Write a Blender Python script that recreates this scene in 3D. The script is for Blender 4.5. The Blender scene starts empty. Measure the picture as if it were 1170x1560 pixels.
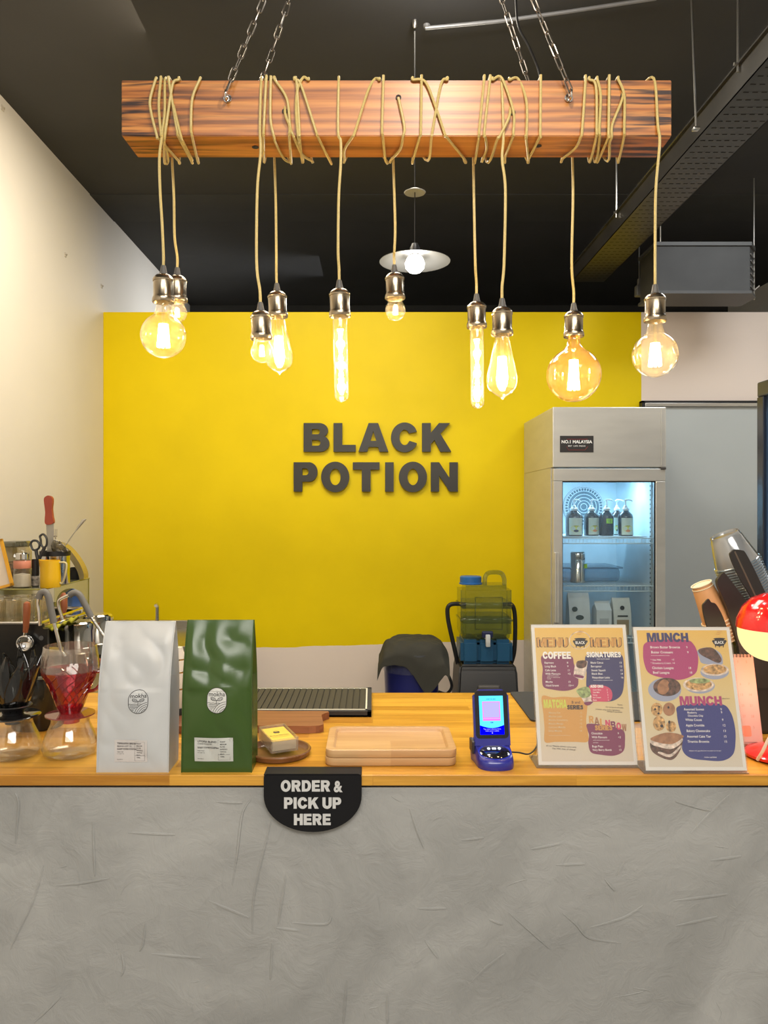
import bpy, bmesh, math, random
from mathutils import Vector, Matrix, noise
from mathutils.geometry import tessellate_polygon
random.seed(7)
PI = math.pi
sc = bpy.context.scene
COL = sc.collection
F, CX, CY, EYE = 1172.0, 568.0, 775.0, 1.55

def P(px, py, d):
    """a point of the room seen at that place of the 1170x1560 frame, d metres into the room"""
    return Vector(((px-CX)*d/F, d, EYE-(py-CY)*d/F))
def PX(px, d): return (px-CX)*d/F
def PZ(py, d): return EYE-(py-CY)*d/F

# ------------------------------------------------------------------ materials
def _nodes(name):
    m = bpy.data.materials.new(name); m.use_nodes = True
    nt = m.node_tree; nt.nodes.clear()
    out = nt.nodes.new('ShaderNodeOutputMaterial')
    return m, nt, out
def nd(nt, t, **kw):
    n = nt.nodes.new(t)
    for k, v in kw.items():
        if k in n.inputs: n.inputs[k].default_value = v
        else: setattr(n, k, v)
    return n
def ln(nt, a, b): nt.links.new(a, b)
def mat(name, col, rough=.5, metal=0., var=.08, vscale=6., bump=0., bscale=60., spec=.5, coat=0., trans=0., sss=0., stretch=(1, 1, 1)):
    m, nt, out = _nodes(name)
    b = nd(nt, 'ShaderNodeBsdfPrincipled', Roughness=rough, Metallic=metal)
    b.inputs['Specular IOR Level'].default_value = spec
    b.inputs['Coat Weight'].default_value = coat
    if trans: b.inputs['Transmission Weight'].default_value = trans
    ln(nt, b.outputs[0], out.inputs[0])
    tc = nd(nt, 'ShaderNodeTexCoord'); mp = nd(nt, 'ShaderNodeMapping')
    mp.inputs['Scale'].default_value = stretch
    ln(nt, tc.outputs['Object'], mp.inputs[0])
    n = nd(nt, 'ShaderNodeTexNoise', Scale=vscale, Detail=5.)
    ln(nt, mp.outputs[0], n.inputs['Vector'])
    mr = nd(nt, 'ShaderNodeMapRange'); mr.inputs[1].default_value = .3; mr.inputs[2].default_value = .7
    mr.inputs[3].default_value = 1-var; mr.inputs[4].default_value = 1+var
    ln(nt, n.outputs[0], mr.inputs[0])
    mx = nd(nt, 'ShaderNodeVectorMath', operation='SCALE'); mx.inputs[0].default_value = col[:3]
    ln(nt, mr.outputs[0], mx.inputs['Scale']); ln(nt, mx.outputs[0], b.inputs['Base Color'])
    if bump:
        n2 = nd(nt, 'ShaderNodeTexNoise', Scale=bscale, Detail=4.)
        ln(nt, mp.outputs[0], n2.inputs['Vector'])
        bp = nd(nt, 'ShaderNodeBump', Strength=bump, Distance=.002)
        ln(nt, n2.outputs[0], bp.inputs['Height']); ln(nt, bp.outputs[0], b.inputs['Normal'])
    return m
def glass(name, col=(1, 1, 1), haze=0., hazecol=None, ior=1.45, rough=0.02, gl=1.0):
    """thin clear pane or shell: transparent with a fresnel gloss, a little scatter when haze > 0"""
    m, nt, out = _nodes(name)
    tr = nd(nt, 'ShaderNodeBsdfTransparent'); tr.inputs[0].default_value = (*col, 1)
    body = tr.outputs[0]
    if haze:
        df = nd(nt, 'ShaderNodeBsdfTranslucent'); df.inputs[0].default_value = (*(hazecol or col), 1)
        d2 = nd(nt, 'ShaderNodeBsdfDiffuse'); d2.inputs[0].default_value = (*(hazecol or col), 1)
        ma = nd(nt, 'ShaderNodeMixShader'); ma.inputs[0].default_value = .5
        ln(nt, df.outputs[0], ma.inputs[1]); ln(nt, d2.outputs[0], ma.inputs[2])
        mh = nd(nt, 'ShaderNodeMixShader'); mh.inputs[0].default_value = haze
        ln(nt, tr.outputs[0], mh.inputs[1]); ln(nt, ma.outputs[0], mh.inputs[2]); body = mh.outputs[0]
    g = nd(nt, 'ShaderNodeBsdfGlossy', Roughness=rough)
    fr = nd(nt, 'ShaderNodeLayerWeight', Blend=.22)
    mu = nd(nt, 'ShaderNodeMath', operation='MULTIPLY'); mu.inputs[1].default_value = .75*gl
    ad = nd(nt, 'ShaderNodeMath', operation='ADD'); ad.inputs[1].default_value = .04*gl
    pw = nd(nt, 'ShaderNodeMath', operation='POWER'); pw.inputs[1].default_value = 1.6
    ln(nt, fr.outputs['Facing'], pw.inputs[0]); ln(nt, pw.outputs[0], mu.inputs[0]); ln(nt, mu.outputs[0], ad.inputs[0])
    mx = nd(nt, 'ShaderNodeMixShader')
    ln(nt, ad.outputs[0], mx.inputs[0]); ln(nt, body, mx.inputs[1]); ln(nt, g.outputs[0], mx.inputs[2])
    ln(nt, mx.outputs[0], out.inputs[0])
    return m
def emit(name, col, s):
    m, nt, out = _nodes(name)
    e = nd(nt, 'ShaderNodeEmission', Strength=s); e.inputs[0].default_value = (*col, 1)
    ln(nt, e.outputs[0], out.inputs[0]); return m

# ------------------------------------------------------------------ mesh builder
class MB:
    def __init__(s): s.v = []; s.f = []; s.m = []
    def add(s, verts, faces, mi=0, M=None):
        o = len(s.v)
        s.v += [tuple(M @ Vector(p)) if M else tuple(p) for p in verts]
        s.f += [tuple(o+i for i in f) for f in faces]; s.m += [mi]*len(faces)
        return s
    def bmx(s, bm, mi=0, M=None):
        bm.verts.index_update()
        s.add([v.co.copy() for v in bm.verts], [[v.index for v in f.verts] for f in bm.faces], mi, M); bm.free(); return s
    def box(s, lo, hi, mi=0, bev=0., M=None, seg=2):
        bm = bmesh.new(); bmesh.ops.create_cube(bm, size=1)
        for v in bm.verts: v.co = Vector([lo[i]+(v.co[i]+.5)*(hi[i]-lo[i]) for i in range(3)])
        if bev: bmesh.ops.bevel(bm, geom=bm.edges[:], offset=bev, segments=seg, affect='EDGES', profile=.5)
        return s.bmx(bm, mi, M)
    def lathe(s, prof, c=(0, 0, 0), seg=32, mi=0, M=None, sx=1., sy=1.):
        vs = []; fs = []; n = len(prof)
        for j in range(seg):
            a = 2*PI*j/seg
            for r, z in prof: vs.append((c[0]+r*sx*math.cos(a), c[1]+r*sy*math.sin(a), c[2]+z))
        for j in range(seg):
            k = (j+1) % seg
            for i in range(n-1): fs.append((j*n+i, k*n+i, k*n+i+1, j*n+i+1))
        return s.add(vs, fs, mi, M)
    def tube(s, pts, r, seg=8, mi=0, closed=False, M=None, cap=True, rb=None):
        pts = [Vector(p) for p in pts]; n = len(pts)
        T = []
        for i in range(n):
            a = pts[(i-1) % n] if (closed or i) else pts[0]; b = pts[(i+1) % n] if (closed or i < n-1) else pts[-1]
            t = (b-a); T.append(t.normalized() if t.length > 1e-9 else Vector((0, 0, 1)))
        up = Vector((0, 0, 1)) if abs(T[0].z) < .9 else Vector((0, 1, 0))
        N = (up - T[0]*up.dot(T[0])).normalized(); vs = []
        for i in range(n):
            N = (N - T[i]*N.dot(T[i]))
            N = N.normalized() if N.length > 1e-6 else T[i].orthogonal().normalized()
            B = T[i].cross(N)
            ri = r[i] if isinstance(r, (list, tuple)) else r
            rbi = rb if rb else ri
            for j in range(seg):
                a = 2*PI*j/seg; vs.append(pts[i]+N*math.cos(a)*ri+B*math.sin(a)*rbi)
        fs = []
        for i in range(n if closed else n-1):
            k = (i+1) % n
            for j in range(seg):
                l = (j+1) % seg; fs.append((i*seg+j, i*seg+l, k*seg+l, k*seg+j))
        if cap and not closed:
            fs.append(tuple(range(seg))[::-1]); fs.append(tuple((n-1)*seg+j for j in range(seg)))
        return s.add(vs, fs, mi, M)
    def fill(s, loops, mi=0, M=None, thick=0., fn=None):
        """flat 2-D outlines in x,y (with holes), optionally thickened along -z"""
        L3 = [[Vector((p[0], p[1], 0)) for p in l] for l in loops]
        tris = tessellate_polygon(L3); flat = [p for l in L3 for p in l]
        vs = [Vector(p) for p in flat]; fs = []
        for t in tris:
            a, b, c = (flat[i] for i in t)
            cr = (b-a).cross(c-a).z
            fs.append(tuple(t) if cr > 0 else tuple(reversed(t)))
        if thick:
            n = len(flat); vs += [Vector((p.x, p.y, -thick)) for p in flat]
            fs += [tuple(reversed([i+n for i in f])) for f in fs]
            o = 0
            for l in L3:
                k = len(l)
                for i in range(k): j = (i+1) % k; fs.append((o+i, o+i+n, o+j+n, o+j))
                o += k
        if fn: vs = [fn(v) for v in vs]
        return s.add(vs, fs, mi, M)
    def text(s, txt, size, x=0, y=0, mi=0, M=None, bold=0., align='LEFT', fn=None, z=0., sx=1., thick=0., shear=0., space=1.):
        me = text_mesh(txt, size, bold, align, thick, shear, space)
        vs = [Vector((x+v[0]*sx, y+v[1], z+v[2])) for v in me[0]]
        if fn: vs = [fn(v) for v in vs]
        return s.add(vs, me[1], mi, M)
    def build(s, name, mats, parent=None, smooth=False, ang=None, loc=None):
        me = bpy.data.meshes.new(name); me.from_pydata(s.v, [], s.f)
        if not isinstance(mats, (list, tuple)): mats = [mats]
        for m in mats: me.materials.append(m)
        me.polygons.foreach_set('material_index', s.m)
        me.validate(); me.update()
        if len(s.f) < 60000:
            bm = bmesh.new(); bm.from_mesh(me)
            bmesh.ops.recalc_face_normals(bm, faces=bm.faces[:]); bm.to_mesh(me); bm.free()
        if smooth: me.polygons.foreach_set('use_smooth', [True]*len(me.polygons))
        if smooth and ang is not False:
            me.set_sharp_from_angle(angle=ang or math.radians(40))
        o = bpy.data.objects.new(name, me); COL.objects.link(o)
        if parent: o.parent = parent
        if loc is not None: o.location = loc
        return o

_tc = {}
def text_mesh(txt, size, bold, align, thick, shear, space):
    k = (txt, size, bold, align, thick, shear, space)
    if k in _tc: return _tc[k]
    cu = bpy.data.curves.new('t', 'FONT'); cu.body = txt; cu.size = size; cu.align_x = align
    cu.offset = bold*size; cu.extrude = thick; cu.resolution_u = 3; cu.shear = shear; cu.space_character = space
    o = bpy.data.objects.new('t', cu); COL.objects.link(o)
    dg = bpy.context.evaluated_depsgraph_get(); dg.update()
    me = bpy.data.meshes.new_from_object(o.evaluated_get(dg))
    r = ([tuple(v.co) for v in me.vertices], [tuple(p.vertices) for p in me.polygons])
    bpy.data.objects.remove(o); bpy.data.curves.remove(cu); bpy.data.meshes.remove(me)
    _tc[k] = r; return r

def tag(o, label, cat, group=None, kind=None):
    if kind: o['kind'] = kind
    if label: o['label'] = label
    if cat: o['category'] = cat
    if group: o['group'] = group
    return o
def thing(name, label, cat, loc=(0, 0, 0), rot=(0, 0, 0), group=None):
    o = bpy.data.objects.new(name, None); COL.objects.link(o); o.empty_display_size = .05
    o.location = loc; o.rotation_euler = rot
    return tag(o, label, cat, group)
def struct(o): o['kind'] = 'structure'; return o
def dup(root, loc=None, rot=None, label=None, group=None):
    r = root.copy(); COL.objects.link(r)
    if loc is not None: r.location = loc
    if rot is not None: r.rotation_euler = rot
    if label: r['label'] = label
    if group: r['group'] = group
    for ch in list(root.children):
        c = ch.copy(); COL.objects.link(c); c.parent = r
        for g in list(ch.children):
            d = g.copy(); COL.objects.link(d); d.parent = c
    return r
def arc(cx, cy, rx, ry, a0, a1, n=14):
    return [(cx+rx*math.cos(math.radians(a0+(a1-a0)*i/n)), cy+ry*math.sin(math.radians(a0+(a1-a0)*i/n))) for i in range(n+1)]
def smooth(pts, n=8, closed=False):
    pts = [Vector(p) for p in pts]; N = len(pts); out = []
    for i in range(N if closed else N-1):
        g = (lambda k: pts[k % N]) if closed else (lambda k: pts[max(0, min(N-1, k))])
        p0, p1, p2, p3 = g(i-1), g(i), g(i+1), g(i+2)
        for j in range(n):
            t = j/n
            out.append(.5*((2*p1)+(p2-p0)*t+(2*p0-5*p1+4*p2-p3)*t*t+(3*p1-p0-3*p2+p3)*t**3))
    if not closed: out.append(pts[-1])
    return out
def rrect(x0, y0, x1, y1, r, n=5):
    return (arc(x1-r, y0+r, r, r, -90, 0, n)+arc(x1-r, y1-r, r, r, 0, 90, n) +
            arc(x0+r, y1-r, r, r, 90, 180, n)+arc(x0+r, y0+r, r, r, 180, 270, n))
RX90 = Matrix.Rotation(PI/2, 4, 'X')      # x,y drawing -> stands up facing -y
def up(x=0, y=0, z=0): return Matrix.Translation((x, y, z)) @ RX90

# heavy block capitals, cap height 1
def glyph(c):
    S = .31
    if c == 'I': return [[(0, 0), (S, 0), (S, 1), (0, 1)]], S
    if c == 'L': return [[(0, 0), (.79, 0), (.79, .24), (S, .24), (S, 1), (0, 1)]], .79
    if c == 'T': return [[(.32, 0), (.63, 0), (.63, .75), (.95, .75), (.95, 1), (0, 1), (0, .75), (.32, .75)]], .95
    if c == 'H': return [[(0, 0), (S, 0), (S, .38), (.6, .38), (.6, 0), (.91, 0), (.91, 1), (.6, 1), (.6, .63), (S, .63), (S, 1), (0, 1)]], .91
    if c == 'E': return [[(0, 0), (.82, 0), (.82, .23), (S, .23), (S, .4), (.75, .4), (.75, .61), (S, .61), (S, .78), (.8, .78), (.8, 1), (0, 1)]], .82
    if c == 'N': return [[(0, 0), (.29, 0), (.29, .55), (.66, 0), (.95, 0), (.95, 1), (.66, 1), (.66, .46), (.29, 1), (0, 1)]], .95
    if c == 'K': return [[(0, 0), (S, 0), (S, .27), (.44, .41), (.65, 0), (1.04, 0), (.65, .63), (1.0, 1), (.6, 1), (S, .66), (S, 1), (0, 1)]], 1.04
    if c == 'A': return [[(0, 0), (.32, 0), (.37, .165), (.71, .165), (.76, 0), (1.08, 0), (.71, 1), (.37, 1)], [(.435, .38), (.54, .72), (.645, .38)]], 1.08
    if c == 'O': return [arc(.505, .5, .505, .52, 0, 360, 40)[:-1], arc(.505, .5, .195, .28, 0, 360, 32)[:-1]], 1.01
    if c == 'C':
        o = arc(.5, .5, .5, .52, 38, 333, 36); i = arc(.5, .5, .19, .27, 320, 30, 30)
        return [[(.95, .70)]+o+[(.94, .30), (.68, .38)]+i[2:]+[(.67, .64)]], .96
    if c == 'B':
        return [[(0, 0), (.52, 0)]+arc(.6, .285, .33, .285, -80, 62, 14)+arc(.56, .745, .32, .255, -38, 90, 12)+[(0, 1)],
                [(.3, .61), (.3, .79), (.49, .79)]+arc(.5, .70, .09, .09, 80, -80, 6)+[(.49, .61)],
                [(.3, .21), (.3, .41), (.5, .41)]+arc(.51, .31, .1, .1, 80, -80, 6)+[(.5, .21)]], .93
    if c == 'P':
        return [[(0, 0), (S, 0), (S, .34), (.5, .34)]+arc(.55, .67, .31, .33, -85, 85, 16)+[(.5, 1), (0, 1)],
                [(S, .56), (S, .79), (.44, .79)]+arc(.44, .675, .1, .115, 80, -80, 7)+[(.44, .56)]], .86
    if c == 'R':
        return [[(0, 0), (S, 0), (S, .38), (.37, .38), (.58, 0), (.94, 0), (.72, .38)]+arc(.58, .70, .32, .30, -48, 85, 14)+[(.52, 1), (0, 1)],
                [(S, .6), (S, .79), (.49, .79)]+arc(.49, .695, .1, .095, 80, -80, 7)+[(.49, .6)]], .94
    if c == 'D':
        return [[(0, 0), (.45, 0)]+arc(.47, .5, .46, .5, -85, 85, 20)+[(.45, 1), (0, 1)],
                [(S, .23), (S, .77), (.41, .77)]+arc(.43, .5, .19, .27, 80, -80, 10)+[(.41, .23)]], .93
    if c == 'U':
        return [[(0, 1)]+arc(.46, .38, .46, .4, 180, 360, 20)+[(.92, 1), (.61, 1)]+arc(.46, .38, .15, .15, 0, -180, 12)+[(S, 1)]], .92
    if c == 'M': return [[(0, 0), (.27, 0), (.27, .62), (.46, 0), (.70, 0), (.89, .62), (.89, 0), (1.16, 0), (1.16, 1), (.76, 1), (.58, .42), (.40, 1), (0, 1)]], 1.16
    if c == 'W': return [[(.22, 0), (.56, 0), (.70, .55), (.84, 0), (1.18, 0), (1.40, 1), (1.10, 1), (.99, .42), (.86, 1), (.54, 1), (.41, .42), (.30, 1), (0, 1)]], 1.4
    if c == 'F': return [[(0, 0), (S, 0), (S, .38), (.66, .38), (.66, .6), (S, .6), (S, .77), (.76, .77), (.76, 1), (0, 1)]], .76
    if c == 'G': return [[(.93, .68)]+arc(.5, .5, .5, .52, 38, 345, 34)+[(.99, .56), (.5, .56), (.5, .36), (.68, .36)]+arc(.5, .5, .19, .27, 310, 35, 28)], .99
    if c == 'S':
        cl = smooth([(.72, .66, 0), (.62, .84, 0), (.42, .875, 0), (.2, .82, 0), (.16, .70, 0), (.28, .57, 0), (.55, .47, 0), (.69, .33, 0), (.6, .17, 0), (.4, .12, 0), (.18, .17, 0), (.11, .34, 0)], 4)
        L, R = [], []
        for i, p in enumerate(cl):
            t_ = (cl[min(i+1, len(cl)-1)]-cl[max(i-1, 0)]).normalized(); L.append((p.x-t_.y*.125, p.y+t_.x*.125)); R.append((p.x+t_.y*.125, p.y-t_.x*.125))
        return [L+R[::-1]], .86
    return None, .35
def word(mb, w, h, x, y, mi, M, thick=0., gap=.1, width=None):
    """heavy word of cap height h starting at x; fits to width when given"""
    tot = 0; items = []
    for c in w:
        if c == '&':
            items.append(('&', tot, .95)); tot += .95+gap; continue
        if c == ' ': tot += .28; continue
        g, a = glyph(c); items.append((g, tot, a)); tot += a+gap
    tot -= gap; k = (width/tot/h) if width else 1.
    for g, o, a in items:
        if g == '&': mb.text('&', h*1.36, x+o*h*k, y, mi, M, bold=.035, sx=k*.93, thick=thick/2); continue
        mb.fill([[(x+(o+p[0])*h*k, y+p[1]*h) for p in l] for l in g], mi, M, thick)
    return tot*h*k
# ------------------------------------------------------------------ camera
cd = bpy.data.cameras.new('camera'); cam = bpy.data.objects.new('camera', cd); COL.objects.link(cam)
cam.location = (0, 0, EYE); cam.rotation_euler = (PI/2, 0, 0)
cd.sensor_fit = 'AUTO'; cd.sensor_width = 36; cd.lens = F/1560*36
cd.shift_x = (585-CX)/1560; cd.shift_y = -(780-CY)/1560; cd.clip_start = .02
sc.camera = cam
sc.view_settings.view_transform = 'Standard'; sc.view_settings.look = 'None'
sc.view_settings.gamma = 1; sc.view_settings.exposure = 0.75; sc.view_settings.use_curve_mapping = False
w = bpy.data.worlds.new('world'); sc.world = w; w.use_nodes = True
w.node_tree.nodes['Background'].inputs[0].default_value = (.9, .93, 1, 1)
w.node_tree.nodes['Background'].inputs[1].default_value = .03
sc.cycles.max_bounces = 10; sc.cycles.transparent_max_bounces = 24; sc.cycles.diffuse_bounces = 4
sc.cycles.sample_clamp_indirect = 4; sc.cycles.caustics_reflective = False; sc.cycles.caustics_refractive = False
sc.cycles.use_denoising = True; sc.cycles.blur_glossy = 1.0

# ------------------------------------------------------------------ shared materials
M = {}
M['black_ceiling'] = mat('matte black ceiling paint', (.042, .042, .043), .85, var=.18, vscale=1.2, bump=.3, bscale=25)
M['white_wall'] = mat('white wall paint', (.68, .64, .57), .55, var=.04, vscale=1.5, bump=.25, bscale=14)
M['chrome'] = mat('polished steel', (.72, .71, .69), .12, 1, var=.03)
M['steel'] = mat('brushed steel', (.56, .54, .5), .3, 1, var=.06, vscale=20, stretch=(1, 1, 12))
M['black_plastic'] = mat('black plastic', (.007, .007, .008), .42, var=.1)
M['black_matte'] = mat('matte black', (.018, .017, .017), .7, var=.15, bump=.2)
M['white_plastic'] = mat('white plastic', (.72, .7, .66), .35, var=.03)
M['glass'] = glass('clear glass')
M['acrylic'] = glass('clear acrylic', (.96, .96, .95), .07, (.9, .9, .88))
M['ink'] = mat('black print', (.02, .018, .018), .5, var=.05)
M['white_ink'] = mat('white print', (.85, .85, .83), .5, var=.02)

def yellow_wall():
    m, nt, out = _nodes('yellow painted back wall')
    b = nd(nt, 'ShaderNodeBsdfPrincipled', Roughness=.42); b.inputs['Specular IOR Level'].default_value = .18; ln(nt, b.outputs[0], out.inputs[0])
    g = nd(nt, 'ShaderNodeNewGeometry'); sep = nd(nt, 'ShaderNodeSeparateXYZ'); ln(nt, g.outputs['Position'], sep.inputs[0])
    nz = nd(nt, 'ShaderNodeTexNoise', Scale=5., Detail=3.); ln(nt, g.outputs['Position'], nz.inputs['Vector'])
    n2 = nd(nt, 'ShaderNodeTexNoise', Scale=1.3, Detail=6.); ln(nt, g.outputs['Position'], n2.inputs['Vector'])
    def edge(sock, at, sign, wob=.012):
        a = nd(nt, 'ShaderNodeMath', operation='MULTIPLY_ADD'); a.inputs[1].default_value = wob*2; a.inputs[2].default_value = -wob
        ln(nt, nz.outputs[0], a.inputs[0])
        s_ = nd(nt, 'ShaderNodeMath', operation='ADD'); ln(nt, sock, s_.inputs[0]); ln(nt, a.outputs[0], s_.inputs[1])
        c = nd(nt, 'ShaderNodeMath', operation='GREATER_THAN' if sign > 0 else 'LESS_THAN'); c.inputs[1].default_value = at
        ln(nt, s_.outputs[0], c.inputs[0]); return c.outputs[0]
    # the lower border of the paint climbs a little to the right
    tilt = nd(nt, 'ShaderNodeMath', operation='MULTIPLY_ADD'); tilt.inputs[1].default_value = -.03
    ln(nt, sep.outputs['X'], tilt.inputs[0]); ln(nt, sep.outputs['Z'], tilt.inputs[2])
    m1 = nd(nt, 'ShaderNodeMath', operation='MULTIPLY')
    ln(nt, edge(tilt.outputs[0], PZ(984, 4.85)+.01, 1), m1.inputs[0]); ln(nt, edge(sep.outputs['X'], PX(977, 4.85), -1, .003), m1.inputs[1])
    mr = nd(nt, 'ShaderNodeMapRange'); mr.inputs[1].default_value = .3; mr.inputs[2].default_value = .7
    mr.inputs[3].default_value = .9; mr.inputs[4].default_value = 1.06; ln(nt, n2.outputs[0], mr.inputs[0])
    sc_ = nd(nt, 'ShaderNodeVectorMath', operation='SCALE'); sc_.inputs[0].default_value = (.78, .585, .002); ln(nt, mr.outputs[0], sc_.inputs['Scale'])
    mx = nd(nt, 'ShaderNodeMix', data_type='RGBA'); ln(nt, m1.outputs[0], mx.inputs[0])
    mx.inputs[6].default_value = (.80, .69, .61, 1); ln(nt, sc_.outputs[0], mx.inputs[7]); ln(nt, mx.outputs[2], b.inputs['Base Color'])
    bp = nd(nt, 'ShaderNodeBump', Strength=.15, Distance=.01); n3 = nd(nt, 'ShaderNodeTexNoise', Scale=12., Detail=5.)
    ln(nt, g.outputs['Position'], n3.inputs['Vector']); ln(nt, n3.outputs[0], bp.inputs['Height']); ln(nt, bp.outputs[0], b.inputs['Normal'])
    return m
M['yellow'] = yellow_wall()

# ------------------------------------------------------------------ shell
WL, WR, YB, YF, CZ = -1.70, 3.3, 4.85, -3.2, 3.44
PT = 2.79     # top of the painted partition
mb = MB().box((WL-.1, YF, -.1), (WR+.1, 7.3, 0)); struct(mb.build('floor', mat('grey concrete floor', (.3, .29, .27), .5, var=.15)))
mb = MB().box((WL-.1, YF, CZ), (WR+.1, 7.3, CZ+.1)); struct(mb.build('ceiling', M['black_ceiling']))
mb = MB().box((WL-.1, YF, 0), (WL, 7.3, CZ)); struct(mb.build('wall_left', M['white_wall']))
mb = MB().box((WR, YF, 0), (WR+.1, 7.3, CZ)); struct(mb.build('wall_right', M['white_wall']))
mb = MB().box((WL, 7.15, 0), (WR, 7.25, CZ)); struct(mb.build('wall_back', M['black_ceiling']))
mb = MB().box((WL-.1, YF-.1, 0), (WR+.1, YF, CZ)); struct(mb.build('wall_front', mat('customer side wall', (.45, .43, .4), .7)))
mb = MB().box((WL, YB, 0), (WR, YB+.1, PT), bev=.002); struct(mb.build('wall_partition', M['yellow']))
# shallow ceiling joint over the partition
mb = MB().box((WL, 4.62, CZ-.005), (WR, 5.05, CZ)); struct(mb.build('trim_1', mat('ceiling joint paint', (.042, .042, .04), .8)))
M['fixing'] = mat('pale wall fixing', (.55, .5, .42), .5)
# small stains and filled holes on the left wall
for y_, z_ in ((P(99,388,1).length and 4.25, PZ(388, 4.25)), (4.82, PZ(436, 4.82)), (3.53, PZ(165, 3.53))):
    mb = MB()
    mb.box((WL, y_-.012, z_-.012), (WL+.004, y_+.012, z_+.012), bev=.001)
    mb.tube([(WL+.003, y_-.015, z_), (WL+.012, y_, z_+.004), (WL+.003, y_+.015, z_)], .002, 5)
    tag(mb.build('wall_fixing', M['fixing']), {0: 'small pale fixing on the left white wall, lower right one near the partition top', 1: 'small pale fixing on the left white wall, below the ceiling slope', 2: 'small pale fixing at the extreme left edge high on the wall'}[(0 if y_ > 4.5 else 1 if y_ > 4 else 2)], 'wall fixing', 'leftover fixings on the left wall')

# sliding door of the cold room on the right
t = thing('door_1', None, None, (1.70, YB, 0)); struct(t)
mb = MB().box((0, -.035, 0), (1.5, -.001, PZ(620, 4.82)), bev=.003)
mb.build('door_panel', mat('pale grey door panel', (.46, .49, .485), .18, var=.04, vscale=1.5, bump=.12, bscale=5), t)
z1 = PZ(611, 4.82)
mb = MB().box((-.02, -.05, z1-.012), (1.5, 0, z1))
mb.box((-.02, -.05, 0), (-.004, 0, z1), 0); mb.build('door_seal', M['black_plastic'], t)
mb = MB().box((-.002, -.055, z1-.037), (1.5, 0, z1-.014), bev=.003); mb.build('door_rail', M['steel'], t)

# ------------------------------------------------------------------ things on the black ceiling
def cable_tray():
    t = thing('cable_tray', 'dark perforated cable tray hanging under the ceiling at the right', 'cable tray', (1.24, 1.6, 2.965))
    mb = MB(); L = 3.2
    mb.box((0, 0, 0), (.2, L, .003)); mb.box((0, 0, 0), (.003, L, .085)); mb.box((.197, 0, 0), (.2, L, .085))
    mb.box((-.012, 0, .082), (.004, L, .088)); mb.box((.196, 0, .082), (.212, L, .088))
    mb.build('tray_channel', mat('dark grey tray metal', (.055, .052, .048), .35, .5, var=.2), t)
    mb = MB()
    for i in range(64):
        for k in range(6):
            x = .018+k*.031; y = .03+i*.049
            mb.add([(x, y, -.0006), (x+.019, y, -.0006), (x+.019, y+.006, -.0006), (x, y+.006, -.0006)], [(0, 1, 2, 3)])
    mb.build('perforation', mat('slot black', (.006, .006, .006), .9), t)['kind'] = 'stuff'
    mb = MB().tube(smooth([(-.005, 0, .094), (-.008, .5, .09), (-.002, 1.1, .097), (-.012, 1.6, .085), (-.005, 2.3, .094), (-.01, L, .09)], 6), .0045, 6)
    mb.build('cable', mat('shiny black cable', (.03, .03, .03), .15), t, True)
    mb = MB().box((.04, -.0, .004), (.085, L, .05), bev=.01); mb.box((.1, 0, .004), (.15, L, .04), bev=.01); mb.build('cable_bundle', M['black_matte'], t)
    for y in (1.0, 2.3):
        mb = MB().tube([(-.006, y, .06), (-.006, y, CZ-2.965)], .004, 6); mb.tube([(-.02, y, .088), (.01, y, .088)], .006, 6)
        mb.build('threaded_rod', M['steel'], t, True)
cable_tray()
def rod(px, d, y1, label):
    x = PX(px, d); z = PZ(y1, d)
    mb = MB().tube([(x+.02, d, z), (x, d, CZ)], .0035, 6); mb.box((x+.008, d-.012, z-.006), (x+.03, d+.012, z+.004), bev=.002)
    tag(mb.build('threaded_rod', M['steel'], None, True), label, 'rod', 'rods under the black ceiling')
rod(1052, 2.75, 196, 'thin pale rod hanging beside the cable tray at the upper right')
# duct box
t = thing('duct_box', 'dark boxy air unit hanging beneath the ceiling at the right edge', 'air unit', (PX(1071, 4.3), 4.3, 2.755))
fp = [(-.26, 0), (.262, 0), (.325, .09), (.325, .26), (-.26, .26)]
mb = MB().fill([fp], 0, Matrix.Translation((0, 0, .27)), .27); mb.build('casing', mat('dark duct metal', (.032, .032, .031), .6, 0, var=.2), t)
fq = [(-.27, -.01), (.268, -.01), (.337, .088), (.337, .27), (-.27, .27)]
mb = MB().fill([fq], 0, Matrix.Translation((0, 0, .284)), .02); mb.fill([fq], 0, Matrix.Translation((0, 0, .012)), .016)
mb.build('flange', mat('dark flange', (.05, .05, .048), .5), t)
mb = MB()
for i in range(6): mb.tube([(.268, .002, .04+i*.036), (.329, .088, .04+i*.036)], .004, 6)
mb.build('side_grille', mat('grey grille', (.10, .10, .10), .4), t)
for s in (-.2, .335):
    mb = MB().tube([(s, .1, -.01), (s, .1, CZ-2.755)], .004, 6)
    if s > 0: mb.tube([(s-.03, .1, .05), (s, .1, .045), (s+.03, .1, .07)], .004, 6)
    mb.build('hanger_rod', M['steel'], t, True)
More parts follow.
